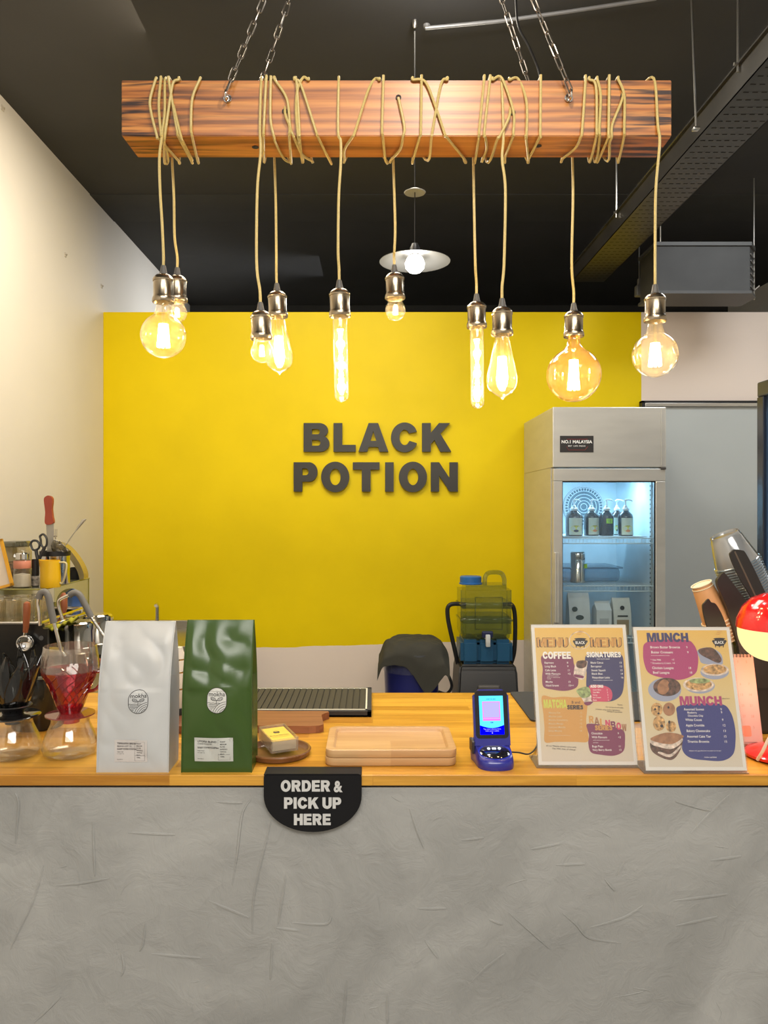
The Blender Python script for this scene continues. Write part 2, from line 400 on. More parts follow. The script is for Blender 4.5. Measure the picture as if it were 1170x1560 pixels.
# loose conduit on the ceiling and little hooks
mb = MB().tube([P(648, 38, 2.96)+Vector((0, 0, -.012)), P(760, 30, 2.93)-Vector((0, 0, .006)), P(860, 17, 2.88)-Vector((0, 0, .004)), P(1000, -4, 2.8)-Vector((0, 0, .004))], .007, 8)
mb.lathe([(0, -.012), (.012, -.01), (.014, 0)], P(650, 38, 2.96), 10)
tag(mb.build('ceiling_cable', mat('grey cable', (.16, .16, .16), .5), None, True), 'thin grey cable running along the black ceiling near the top', 'cable')
for i, (px, py, d) in enumerate(((978, 460, 4.6),)):
    mb = MB().box((-.03, 0, -.035), (.03, .05, .03), bev=.006); mb.box((-.02, .01, .03), (.0, .03, .07), bev=.004)
    mb.tube([(-.01, .02, .06), (-.01, .02, CZ-PZ(441, d))], .003, 6)
    tag(mb.build('ceiling_bracket', mat('grey bracket', (.09, .09, .085), .5), loc=P(px, 441, d)), 'small dark bracket hanging from the ceiling beside the air unit', 'bracket')

# pendant lamp over the back bar
t = thing('ceiling_pendant_lamp', 'white disc-shaded pendant lamp glowing behind the timber beam', 'pendant lamp', (PX(632, 2.98), 2.98, PZ(398, 2.98)))
mb = MB().lathe([(.02, .03), (.05, .022), (.1, .008), (.137, 0), (.137, -.002), (.1, .004), (.05, .017), (.02, .024)], seg=48)
mb.build('shade', mat('white enamel shade', (.05, .05, .05), .45), t, True)
mb = MB().lathe([(0, .07), (.012, .068), (.02, .05), (.02, .0), (0, 0)], seg=20); mb.build('lamp_holder', M['black_plastic'], t, True)
mb = MB().lathe([(0, .03), (.015, .026), (.03, .012), (.038, -.008), (.036, -.026), (.022, -.042), (0, -.047)], seg=28)
mb.build('bulb', emit('cool white bulb', (1, .95, .84), 9), t, True)
mb = MB().tube([(0, 0, .07), (0, 0, CZ-PZ(398, 2.98))], .0022, 6); mb.build('cord', M['black_plastic'], t)
mb = MB().lathe([(0, .012), (.02, .011), (.042, 0), (.04, -.003), (0, 0)], (0, 0, PZ(293, 2.98)-PZ(398, 2.98)), 28); mb.build('cord_disc', mat('pale disc', (.42, .42, .4), .4), t, True)
mb = MB().lathe([(.012, 0), (.01, -.02), (.003, -.03), (0, -.03)], (0, 0, CZ-PZ(398, 2.98)), 12); mb.build('ceiling_hook', M['steel'], t, True)
# ------------------------------------------------------------------ timber beam
BF, BB = 1.65, 1.752                       # front and back face distance
BX0, BX1 = PX(185, BF), PX(1023, BF); BZ1 = PZ(122, BF); BZ0 = PZ(207, BF)
BXa, BXb = PX(210, BB), PX(1000, BB)
def beam_mat():
    m, nt, out = _nodes('torched pine')
    b = nd(nt, 'ShaderNodeBsdfPrincipled', Roughness=.36); ln(nt, b.outputs[0], out.inputs[0])
    tc = nd(nt, 'ShaderNodeTexCoord'); sep = nd(nt, 'ShaderNodeSeparateXYZ'); ln(nt, tc.outputs['Object'], sep.inputs[0])
    mp = nd(nt, 'ShaderNodeMapping'); mp.inputs['Scale'].default_value = (1.1, 34, 52); ln(nt, tc.outputs['Object'], mp.inputs[0])
    n = nd(nt, 'ShaderNodeTexNoise', Scale=2.2, Detail=6., Roughness=.6, Distortion=.6); ln(nt, mp.outputs[0], n.inputs['Vector'])
    # rings that widen and close around the middle of the beam
    mp2 = nd(nt, 'ShaderNodeMapping'); mp2.inputs['Scale'].default_value = (.9, 9, 13); ln(nt, tc.outputs['Object'], mp2.inputs[0])
    wv = nd(nt, 'ShaderNodeTexWave', Scale=.9, Distortion=9., Detail=3., wave_type='BANDS', bands_direction='Z'); wv.inputs['Detail Scale'].default_value = 1.2
    ln(nt, mp2.outputs[0], wv.inputs['Vector'])
    ad = nd(nt, 'ShaderNodeMix', data_type='FLOAT'); ad.inputs[0].default_value = .28
    ln(nt, n.outputs[0], ad.inputs[2]); ln(nt, wv.outputs[0], ad.inputs[3])
    cr = nd(nt, 'ShaderNodeValToRGB'); el = cr.color_ramp.elements
    el[0].position = .2; el[0].color = (.15, .042, .009, 1); el[1].position = .72; el[1].color = (.60, .25, .055, 1)
    e = cr.color_ramp.elements.new(.45); e.color = (.42, .145, .028, 1)
    ln(nt, ad.outputs[0], cr.inputs[0])
    # charred streaks close to both ends
    ab = nd(nt, 'ShaderNodeMath', operation='ABSOLUTE'); ln(nt, sep.outputs['X'], ab.inputs[0])
    mr = nd(nt, 'ShaderNodeMapRange'); mr.inputs[1].default_value = .24; mr.inputs[2].default_value = .56; ln(nt, ab.outputs[0], mr.inputs[0])
    mp3 = nd(nt, 'ShaderNodeMapping'); mp3.inputs['Scale'].default_value = (3, 40, 60); ln(nt, tc.outputs['Object'], mp3.inputs[0])
    n3 = nd(nt, 'ShaderNodeTexNoise', Scale=2., Detail=3.); ln(nt, mp3.outputs[0], n3.inputs['Vector'])
    mr3 = nd(nt, 'ShaderNodeMapRange'); mr3.inputs[1].default_value = .44; mr3.inputs[2].default_value = .6; ln(nt, n3.outputs[0], mr3.inputs[0])
    mu = nd(nt, 'ShaderNodeMath', operation='MULTIPLY'); ln(nt, mr.outputs[0], mu.inputs[0]); ln(nt, mr3.outputs[0], mu.inputs[1])
    mx = nd(nt, 'ShaderNodeMix', data_type='RGBA'); ln(nt, mu.outputs[0], mx.inputs[0]); ln(nt, cr.outputs[0], mx.inputs[6]); mx.inputs[7].default_value = (.03, .011, .006, 1)
    ln(nt, mx.outputs[2], b.inputs['Base Color'])
    bp = nd(nt, 'ShaderNodeBump', Strength=.25, Distance=.001); ln(nt, ad.outputs[0], bp.inputs['Height']); ln(nt, bp.outputs[0], b.inputs['Normal'])
    return m
bc = Vector(((BX0+BX1)/2, (BF+BB)/2, (BZ0+BZ1)/2))
t = thing('timber_beam', 'torched orange timber beam hung on chains, wrapped with lamp cords', 'beam', bc)
bm = bmesh.new()
hx = (BX1-BX0)/2; hy = (BB-BF)/2; hz = (BZ1-BZ0)/2
ca = BXa-BX0; cb = BX1-BXb                  # slanted ends towards the back
vs = [(-hx, -hy), (hx, -hy), (hx-cb*.0, -hy+.004), (hx-cb, hy), (-hx+ca, hy)]
n = len(vs)
lo = [bm.verts.new((x, y, -hz)) for x, y in vs]; hi = [bm.verts.new((x, y, hz)) for x, y in vs]
bm.faces.new(lo[::-1]); bm.faces.new(hi)
for i in range(n): bm.faces.new((lo[i], lo[(i+1) % n], hi[(i+1) % n], hi[i]))
bmesh.ops.bevel(bm, geom=bm.edges[:], offset=.0015, segments=2, affect='EDGES')
MB().bmx(bm).build('timber', beam_mat(), t)
# eye bolts, cord holes and screws
EYES = {'fl': (347, 151), 'fr': (866, 150)}
eye_pos = {}
for k, (px, py) in EYES.items():
    c = P(px, py, BF)-bc
    mb = MB().tube([(c.x, -hy+.01, c.z), (c.x, -hy-.008, c.z)], .003, 8)
    mb.tube([(c.x, -hy-.016+.009*math.cos(a*PI/8), c.z+.009*math.sin(a*PI/8)) for a in range(16)], .0028, 8, closed=True)
    mb.lathe([(0, .002), (.009, .002), (.009, 0), (0, 0)], seg=16, M=Matrix.Translation((c.x, -hy-.001, c.z)) @ RX90)
    mb.build('eye_bolt', M['chrome'], t, True); eye_pos[k] = bc+Vector((c.x, -hy-.018, c.z+.007))
for px, k in ((378, 'bl'), (826, 'br')):
    x = PX(px, BB)-bc.x; z = .03
    mb = MB().tube([(x, hy-.01, z), (x, hy+.008, z)], .003, 8)
    mb.tube([(x, hy+.016+.009*math.cos(a*PI/8), z+.009*math.sin(a*PI/8)) for a in range(16)], .0028, 8, closed=True)
    mb.build('eye_bolt', M['chrome'], t, True); eye_pos[k] = bc+Vector((x, hy+.018, z+.007))
for px, py in ((389, 224), (820, 222)):
    d = (BZ0-EYE)*F/(CY-py); x = PX(px, d)-bc.x
    mb = MB().lathe([(0, -.002), (.004, -.002), (.0075, -.001), (.0075, .003), (0, .003)], (x, d-bc.y, -hz), 16)
    mb.build('bolt_head', M['black_matte'], t, True)
for px, py in ((607, 149), (434, 170), (781, 172), (949, 146)):
    c = P(px, py, BF)-bc
    mb = MB().lathe([(.0035, .001), (.006, .001), (.0055, -.002), (.0035, -.002)], seg=16, M=Matrix.Translation((c.x, -hy-.0012, c.z)) @ RX90)
    mb.build('cord_grommet', M['black_matte'], t, True)

# ------------------------------------------------------------------ chains
def chain(a, b, name, label):
    """a at the beam eye, b at the ceiling hook"""
    a = Vector(a); b = Vector(b); D = (b-a); L = D.length; u = D.normalized()
    pit = .0275; n = int(L/pit)
    t = thing(name, label, 'chain', a, group='chains carrying the timber beam')
    # one stadium-shaped link, long axis z
    hl, hw, r = .0112, .0056, .00155
    pts = [(hw*math.cos(x), 0, hl+hw*math.sin(x)) for x in [PI*i/6 for i in range(7)]]+[(-hw*math.cos(x), 0, -hl-hw*math.sin(x)) for x in [PI*i/6 for i in range(7)]]
    q = u.to_track_quat('Z', 'Y')
    first = MB().tube(pts, r, 6, closed=True).build('chain_link', M['chain'], t, True)
    for i in range(n):
        o = first if i == 0 else first.copy()
        if i: COL.objects.link(o); o.parent = t
        tw = (i % 2)*PI/2+.5+random.uniform(-.25, .25)
        o.rotation_mode = 'QUATERNION'
        o.rotation_quaternion = q @ Matrix.Rotation(tw, 4, 'Z').to_quaternion()
        o.location = u*(pit*(i+.45))
M['chain'] = mat('antique steel', (.28, .25, .22), .32, 1, var=.15)
HOOK = Vector((.055, 1.70, 3.40))
mb = MB().tube([HOOK+Vector((0, 0, .04)), HOOK+Vector((0, 0, .01))]+[HOOK+Vector((.014*math.sin(a), 0, -.004+.014*math.cos(a))) for a in [PI*2*i/12 for i in range(10)]], .004, 8)
tag(mb.build('ceiling_hook', M['chain'], None, True), 'steel ceiling hook from which the four beam chains fan out', 'hook')
chain(eye_pos['fl'], HOOK+Vector((-.006, -.006, -.02)), 'beam_chain', 'front chain of the left pair holding the timber beam')
chain(eye_pos['bl'], HOOK+Vector((-.006, .006, -.02)), 'beam_chain', 'rear chain of the left pair, half hidden behind the beam')
chain(eye_pos['fr'], HOOK+Vector((.006, -.006, -.02)), 'beam_chain', 'front chain of the right pair holding the timber beam')
chain(eye_pos['br'], HOOK+Vector((.006, .006, -.02)), 'beam_chain', 'rear chain of the right pair, with a grey wire twisted along it')
a = eye_pos['br']
mb = MB().tube(smooth([P(823, 117, BB+.02), P(818, 100, 1.77), P(806, 72, 1.76), P(790, 40, 1.755), P(786, 0, 1.75), P(782, -90, 1.74), HOOK+Vector((.03, .03, .03))], 8), .0027, 6)
tag(mb.build('power_wire', M['black_plastic'], None, True), 'black supply wire rising beside the right rear chain', 'wire')

# ------------------------------------------------------------------ pendant bulbs on wrapped cords
M['cord'] = mat('woven gold cord', (.54, .42, .16), .4, var=.1, vscale=300, bump=.25, bscale=900)
M['antique_brass'] = mat('antique brass socket', (.36, .30, .215), .27, 1, var=.06, vscale=30)
M['grip'] = mat('grey cord grip', (.09, .085, .08), .5)
M['bulb_clear'] = glass('bulb glass', (1, .97, .88), .035, (1, .85, .55), gl=1.5)
M['bulb_amber'] = glass('amber bulb glass', (1, .84, .58), .04, (1, .68, .33), gl=1.3)
M['filament'] = emit('glowing filament', (1, .72, .36), 70)
M['filament_soft'] = emit('glowing long filament', (1, .74, .40), 42)
CR = .0030
def front_pt(px, py):
    """a point of a cord lying on the front face, or under the beam once it passes the lower front edge"""
    if py <= 122: return Vector((PX(px, BF), BF-.001-CR if py > 119 else BF+.004, max(PZ(py, BF), BZ1+CR) if py < 121 else PZ(py, BF)))
    if py <= 207: return P(px, py, BF-.006)
    dd = (BZ0-.0055-EYE)*F/(CY-py)
    if dd <= BB+.006: return P(px, py, dd)
    return P(px, py, BB+.006)
def corners(s):
    out = []
    for a, b in zip(s, s[1:]):
        out.append(front_pt(*a))
        if (a[1]-207)*(b[1]-207) < 0:
            k = (207-a[1])/(b[1]-a[1]); x = PX(a[0]+(b[0]-a[0])*k, BF); out.append(Vector((x, BF-.0062, BZ0-.0055)))
    out.append(front_pt(*s[-1])); return out
def wraps(strands):
    """front strands joined by loops running up the hidden rear face"""
    pts = []
    for i, s in enumerate(strands):
        if s[0][1] > s[-1][1]: s = s[::-1]
        if i and pts:
            a = pts[-1]; b = front_pt(*s[0])
            pts += [Vector((a.x, BB+.007, BZ0-.004)), Vector((a.x*.7+b.x*.3, BB+.007, BZ0*.6+BZ1*.4)), Vector((b.x, BB+.007, BZ1)), Vector((b.x, (BF+BB)/2, BZ1+CR+.001))]
        f = corners(s)
        if s[0][1] < 122: f[0].y = BF; f[0].z = BZ1+CR+.001; f.insert(1, Vector((f[0].x, BF-.005, BZ1-.002)))
        pts += f
    return pts
def bulb_profile(kind, r):
    if kind == 'globe':
        c = r*1.18; pr = [(.0135, .004), (.0135, -.006), (.0155, -.5*c*.35-.006)]
        a0 = math.degrees(math.asin(.42)); zc = -.018-c*1.0
        for a in range(0, 21):
            th = math.radians(a0+(180-a0)*a/20); pr.append((r*math.sin(th), zc+r*math.cos(th)))
        pr[2] = (.0160, pr[3][1]+.012); pr[-1] = (0, pr[-1][1]); return pr, zc
    if kind == 'tube':
        L = r; R = .0155; pr = [(.0125, .004), (.013, -.004), (R, -.012)]+[(R, -.012-(L-R-.012)*i/6) for i in range(1, 7)]
        zc = pr[-1][1]
        for a in range(1, 9): th = PI/2*a/8; pr.append((R*math.cos(th), zc-R*math.sin(th)))
        return pr, -L/2
    if kind == 'pear':
        k = r/.0305
        pr = [(.0125, .004), (.0135, -.004), (.0165, -.020), (.0205*k, -.042*k), (.0255*k, -.064*k), (.0290*k, -.080*k), (.0305*k, -.093*k), (.0290*k, -.104*k), (.0240*k, -.114*k), (.0160*k, -.121*k), (.0080*k, -.1255*k), (.0045*k, -.128*k), (.0025, -.131*k), (0, -.132*k)]
        return [tuple(v) for v in [tuple(p[:2]) for p in smooth([(a, b, 0) for a, b in pr], 3)]], -.07*k
    # small round
    pr = [(.0125, .004), (.0135, -.003), (.0165, -.010)]
    zc = -.012-r*.78
    for a in range(0, 15):
        th = math.radians(48+(132)*a/14); pr.append((r*math.sin(th), zc+r*math.cos(th)))
    pr[-1] = (0, pr[-1][1]); return pr, zc
def pendant(top_px, top_py, d, kind, size, cordpts, label, tilt=(0, 0), amber=False, extra=None, power=1.0):
    base = P(top_px, top_py, d)                 # top of the socket, under the grip
    t = thing('pendant_lamp', label, 'pendant lamp', base, (math.radians(tilt[0]), math.radians(tilt[1]), 0), 'bare bulbs hanging from the timber beam')
    Mi = (Matrix.Translation(base) @ Matrix.Rotation(math.radians(tilt[0]), 4, 'X') @ Matrix.Rotation(math.radians(tilt[1]), 4, 'Y'))
    if abs(tilt[0])+abs(tilt[1]) < .01: Mi = Matrix.Translation(base)
    else: Mi = Matrix.LocRotScale(base, t.rotation_euler, None)
    inv = Mi.inverted()
    pr = [(0, 0), (.009, 0), (.016, -.003), (.0205, -.008), (.0225, -.012), (.0222, -.0125), (.0222, -.0155), (.0210, -.016), (.0208, -.046), (.0218, -.0475), (.0232, -.052), (.0236, -.058), (.0226, -.060), (.0215, -.058), (.019, -.045), (.0135, -.045)]
    MB().lathe(pr, seg=40).build('socket', M['antique_brass'], t, True)
    MB().lathe([(0, .019), (.0048, .0185), (.0055, .016), (.0075, .005), (.0092, 0), (0, 0)], seg=20).build('cord_grip', M['grip'], t, True)
    ends = [Mi @ Vector((0, 0, .045)), Mi @ Vector((0, 0, .016))]
    pts = list(cordpts)+ends
    sp = smooth(pts, 6)
    mb = MB().tube([inv @ q for q in sp], CR, 7)
    for e in extra or []: mb.tube([inv @ q for q in smooth(e, 6)], CR, 7)
    mb.build('cord', M['cord'], t, True)
    pr, zc = bulb_profile(kind, size)
    b = MB().lathe([(x, z-.056) for x, z in pr], seg=40).build('bulb', M['bulb_amber' if amber else 'bulb_clear'], t, True)
    if kind == 'globe': b['label'] = 'round glass globe bulb' if not amber else 'large amber glass globe bulb'
    zc -= .056; f = MB()
    stem = [(0, 0, -.04), (0, 0, zc+(.02 if kind != 'tube' else .06))]
    g = MB().tube(stem, [.0045, .003], 8)
    g.build('glass_stem', M['bulb_clear'], b, True)
    if kind == 'tube':
        L = size
        for s in range(4):
            z0 = -.056-.030-s*(L-.045)/4; z1 = z0-(L-.045)/4+.006
            f.tube([(.0045, 0, z0), (-.0035, .001, z1)], .0027, 6); f.tube([(-.0045, .001, z0), (.0035, 0, z1)], .0027, 6)
            f.tube([(0, -.003, z0), (0, .003, z1)], .0027, 6)
        f.build('filament', M['filament_soft'], b)
    else:
        h = {'globe': .024 if not amber else .034, 'pear': .024, 'small': .009}[kind]
        rr = {'globe': .0115 if not amber else .0120, 'pear': .0105, 'small': .0042}[kind]
        for i in range(8):
            a = 2*PI*i/8
            f.tube([(rr*.65*math.cos(a), rr*.65*math.sin(a), zc+h), (rr*math.cos(a+.4), rr*math.sin(a+.4), zc-h)], .0024 if kind != 'small' else .0015, 6)
        f.build('filament', M['filament'], b)
    # the light the filament gives
    for k in range(3 if kind == 'tube' else 1):
        ld = bpy.data.lights.new('bulb_light', 'POINT'); ld.color = (1, .76, .50); ld.shadow_soft_size = .012 if kind != 'small' else .006
        ld.energy = 1.5*power/(3 if kind == 'tube' else 1)
        lo_ = bpy.data.objects.new('bulb_light', ld); COL.objects.link(lo_); lo_.parent = b
        lo_.location = (0, 0, zc if kind != 'tube' else -.056-size*(.3+.25*k))
    return t
def behind(px0, *pts):
    """a cord leaving the rear lower edge"""
    d = BB+.007
    return [P(px0, 150, d), P(px0, 215, d), P(px0, 238, d)]+[P(x, y, d) for x, y in pts]
FR, RE = BF-.010, BB+.012
# left pair: globe in front, small bulb behind it
pendant(249, 418, 1.63, 'globe', .0475, wraps([[(305, 116), (293, 150), (291, 192), (301, 244)], [(258, 117), (262, 152), (270, 200), (291, 244)], [(246, 118), (242, 160), (245, 200), (253, 225), (256, 245)]]) +
        [Vector((PX(250, BB), BB+.007, BZ0)), Vector((PX(251, BB), BB+.007, BZ1)), Vector((PX(251, BF), (BF+BB)/2, BZ1+CR)), front_pt(251, 118), front_pt(251, 170), front_pt(247, 205)] +
        [P(243, 240, FR), P(244, 290, FR), P(247, 340, FR)],
        'leftmost lamp on the beam, round clear globe bulb in front of a hidden one',
        extra=[corners(((264, 160), (280, 218), (293, 244)))])
pendant(270, 420, 1.775, 'small', .0225, wraps([[(238, 117), (229, 150), (230, 170), (242, 211), (272, 245)], [(273, 116), (264, 126), (259, 152), (250, 223), (252, 246)]])+behind(262, (265, 300), (266, 360)),
        'lamp whose socket peeks out from behind the leftmost globe bulb', power=.4)
pendant(397, 474, 1.63, 'small', .0235, wraps([[(406, 118), (402, 192), (402, 241)], [(413, 118), (412, 180), (421, 220), (432, 241), (442, 247)]]) +
        [Vector((PX(440, BB), BB+.007, BZ0)), Vector((PX(400, BB), BB+.007, BZ1)), Vector((PX(398, BF), (BF+BB)/2, BZ1+CR)), front_pt(398, 118), front_pt(396, 193)] +
        [P(397, 233, FR), P(392, 290, FR), P(391, 400, FR)],
        'lamp with a small round bulb overlapping the pear bulb to its right', tilt=(0, -2), power=.5)
pendant(422, 444, 1.775, 'pear', .0315, wraps([[(470, 118), (462, 120), (453, 138), (451, 170), (456, 220), (461, 243)], [(451, 118), (459, 131), (481, 199), (503, 246)], [(449, 117), (452, 128), (456, 199), (460, 243)],
        [(419, 117), (437, 151), (442, 193), (460, 235), (475, 245)], [(434, 170), (441, 192), (442, 246)]])+behind(418, (420, 300), (421, 380)),
        'lamp with a pear-shaped bulb, second lit lamp from the left behind a small round one', tilt=(0, -2))
pendant(517, 440, 1.645, 'tube', .186, wraps([[(578, 118), (571, 119), (560, 140), (541, 200), (525, 227), (525, 243)], [(584, 117), (582, 194), (587, 243)]]) +
        [Vector((PX(587, BB), BB+.007, BZ0)), Vector((PX(530, BB), BB+.007, BZ1)), Vector((PX(516, BF), (BF+BB)/2, BZ1+CR)), front_pt(516, 118), front_pt(515, 199)] +
        [P(519, 215, FR), P(519, 250, FR), P(516, 300, FR), P(515, 380, FR)],
        'lamp with a long tubular bulb left of the sign words', tilt=(0, -1.2))
pendant(601, 416, 1.775, 'small', .0235, wraps([[(607, 149), (616, 193), (610, 227), (596, 243)], [(642, 117), (641, 200), (629, 244)], [(629, 118), (648, 125), (664, 164), (678, 205), (708, 243)], [(681, 117), (672, 128), (659, 199), (648, 243)]])+behind(599, (602, 340), (601, 380)),
        'highest lamp with a tiny round bulb under the middle of the beam', tilt=(0, -1.5), power=.5)
pendant(726, 460, 1.775, 'tube', .190, wraps([[(737, 117), (730, 200), (724, 244)], [(746, 117), (738, 200), (741, 227), (735, 244)], [(777, 172), (758, 211), (741, 246)]])+behind(721, (722, 300), (724, 400)),
        'lamp with a long tubular bulb right of the middle beside a pear bulb', tilt=(0, -.5))
pendant(765, 468, 1.64, 'pear', .0325, wraps([[(776, 118), (790, 119), (802, 155), (801, 208), (805, 243)], [(823, 117), (823, 203), (805, 243)], [(750, 118), (764, 121), (782, 169), (782, 203), (770, 237)]]) +
        [Vector((PX(770, BB), BB+.007, BZ0)), Vector((PX(765, BB), BB+.007, BZ1)), Vector((PX(764, BF), (BF+BB)/2, BZ1+CR)), front_pt(764, 118), front_pt(767, 203)] +
        [P(765, 242, FR), P(770, 290, FR), P(768, 400, FR)],
        'lamp with a pear-shaped bulb just right of a long tube bulb')
pendant(874, 474, 1.775, 'globe', .062, wraps([[(891, 117), (887, 197), (877, 225), (858, 241)], [(897, 118), (908, 132), (909, 197), (901, 240)], [(909, 117), (915, 146), (913, 197), (910, 239)], [(927, 117), (927, 203), (913, 241)],
        [(941, 117), (951, 146), (951, 197), (943, 243)], [(949, 146), (933, 189), (929, 217), (922, 243)]])+behind(872, (873, 300), (871, 400)),
        'lamp with the biggest, amber-tinted globe bulb above the steel fridge', amber=True, power=1.4)
pendant(998, 447, 1.63, 'globe', .0475, [Vector((PX(1000, BB), BB+.006, 2.36)), Vector((PX(990, BB), BB+.007, BZ1)), Vector((PX(988, BF), (BF+BB)/2, BZ1+CR)), front_pt(997, 118), front_pt(1002, 189)] +
        [P(1005, 217, FR), P(999, 290, FR), P(998, 380, FR)],
        'rightmost lamp on the beam, round clear globe bulb over the white wall')
# ------------------------------------------------------------------ service counter
YC, YCB, ZC = 1.588, 2.30, 1.0
def oak(name, a, b, sx=1., rows=.042, length=.42, rough=.32, dark=.5):
    m, nt, out = _nodes(name)
    p = nd(nt, 'ShaderNodeBsdfPrincipled', Roughness=rough); ln(nt, p.outputs[0], out.inputs[0])
    tc = nd(nt, 'ShaderNodeTexCoord')
    br = nd(nt, 'ShaderNodeTexBrick', Scale=1.); br.offset = .37; br.squash = 1
    br.inputs['Color1'].default_value = (0, 0, 0, 1); br.inputs['Color2'].default_value = (1, 1, 1, 1); br.inputs['Mortar'].default_value = (.3, .3, .3, 1)
    br.inputs['Mortar Size'].default_value = .0006; br.inputs['Brick Width'].default_value = length; br.inputs['Row Height'].default_value = rows
    ln(nt, tc.outputs['Object'], br.inputs['Vector'])
    mp = nd(nt, 'ShaderNodeMapping'); mp.inputs['Scale'].default_value = (2.6, 42, 42); ln(nt, tc.outputs['Object'], mp.inputs[0])
    ad = nd(nt, 'ShaderNodeVectorMath', operation='MULTIPLY_ADD'); ad.inputs[1].default_value = (7, 7, 7); ln(nt, br.outputs[0], ad.inputs[0]); ln(nt, mp.outputs[0], ad.inputs[2])
    n = nd(nt, 'ShaderNodeTexNoise', Scale=1.6, Detail=6., Roughness=.6, Distortion=.4); ln(nt, ad.outputs[0], n.inputs['Vector'])
    mix = nd(nt, 'ShaderNodeMix', data_type='FLOAT'); mix.inputs[0].default_value = .36; ln(nt, n.outputs[0], mix.inputs[2]); ln(nt, br.outputs[0], mix.inputs[3])
    cr = nd(nt, 'ShaderNodeValToRGB'); el = cr.color_ramp.elements
    el[0].position = .3; el[0].color = (*a, 1); el[1].position = .68; el[1].color = (*b, 1); ln(nt, mix.outputs[0], cr.inputs[0])
    ln(nt, cr.outputs[0], p.inputs['Base Color'])
    return m
M['butcher'] = oak('honey finger-jointed rubberwood', (.36, .150, .012), (.66, .345, .045))
mb = MB().box((WL+.002, YC, ZC-.022), (1.9, YCB, ZC), bev=.0015)
tag(mb.build('countertop', M['butcher']), 'long honey-coloured wooden countertop on the grey plastered counter', 'countertop')
def plaster():
    m, nt, out = _nodes('trowelled grey plaster')
    p = nd(nt, 'ShaderNodeBsdfPrincipled', Roughness=.5); ln(nt, p.outputs[0], out.inputs[0])
    g = nd(nt, 'ShaderNodeTexCoord')
    n1 = nd(nt, 'ShaderNodeTexNoise', Scale=2.2, Detail=7., Roughness=.55, Distortion=1.6); ln(nt, g.outputs['Object'], n1.inputs['Vector'])
    v = nd(nt, 'ShaderNodeTexVoronoi', Scale=4.5, feature='F1'); v.inputs['Randomness'].default_value = 1
    mpv = nd(nt, 'ShaderNodeMapping'); mpv.inputs['Rotation'].default_value = (0, .5, 0); mpv.inputs['Scale'].default_value = (1, 1, 1.7)
    nz = nd(nt, 'ShaderNodeTexNoise', Scale=6., Detail=3.); ln(nt, g.outputs['Object'], nz.inputs['Vector'])
    av = nd(nt, 'ShaderNodeVectorMath', operation='MULTIPLY_ADD'); av.inputs[1].default_value = (.12, .12, .12)
    ln(nt, nz.outputs['Color'], av.inputs[0]); ln(nt, g.outputs['Object'], av.inputs[2]); ln(nt, av.outputs[0], mpv.inputs[0]); ln(nt, mpv.outputs[0], v.inputs['Vector'])
    bw = nd(nt, 'ShaderNodeSeparateColor'); ln(nt, v.outputs['Color'], bw.inputs[0])
    mx = nd(nt, 'ShaderNodeMix', data_type='FLOAT'); mx.inputs[0].default_value = .09; ln(nt, n1.outputs[0], mx.inputs[2]); ln(nt, bw.outputs[0], mx.inputs[3])
    cr = nd(nt, 'ShaderNodeValToRGB'); el = cr.color_ramp.elements
    el[0].position = .28; el[0].color = (.235, .236, .226, 1); el[1].position = .72; el[1].color = (.37, .37, .355, 1)
    ln(nt, mx.outputs[0], cr.inputs[0]); ln(nt, cr.outputs[0], p.inputs['Base Color'])
    n2 = nd(nt, 'ShaderNodeTexNoise', Scale=16., Detail=8., Roughness=.62, Distortion=1.); ln(nt, g.outputs['Object'], n2.inputs['Vector'])
    s = nd(nt, 'ShaderNodeMath', operation='MULTIPLY_ADD'); s.inputs[1].default_value = .8; ln(nt, mx.outputs[0], s.inputs[0]); ln(nt, n2.outputs[0], s.inputs[2])
    bp = nd(nt, 'ShaderNodeBump', Strength=.55, Distance=.008); ln(nt, s.outputs[0], bp.inputs['Height']); ln(nt, bp.outputs[0], p.inputs['Normal'])
    return m
YP = YC+.008
t = thing('service_counter', 'grey trowelled plaster counter front below the wooden top', 'counter', (0, YP, 0))
mb = MB().box((WL+.002, 0, 0), (1.88, .62, ZC-.028), bev=.002)
M['plaster'] = plaster()
def crop(pts, ox, oy=1180, k=600/1170): return [(ox+x*k, oy+y*k) for x, y in pts]
strokes = [crop(s, 0) for s in (
    [(745, 75), (722, 110), (712, 170), (704, 240), (690, 330)], [(805, 135), (790, 200), (768, 290), (752, 380), (750, 470)],
    [(850, 290), (838, 370), (826, 445)], [(808, 500), (806, 560), (803, 610)], [(820, 455), (888, 463)], [(868, 440), (965, 444), (984, 422)],
    [(130, 270), (100, 370), (60, 455), (30, 520)], [(165, 330), (240, 322), (325, 308)], [(432, 440), (425, 500), (415, 525)],
    [(45, 55), (55, 90), (46, 205)], [(275, 140), (282, 300)], [(360, 530), (368, 570), (360, 600)], [(640, 80), (720, 84)], [(1030, 610), (1020, 738)], [(1150, 660), (1152, 738)],
    [(450, 532), (600, 545)], [(380, 172), (520, 178)], [(100, 738), (180, 660)], [(620, 375), (740, 425)])]
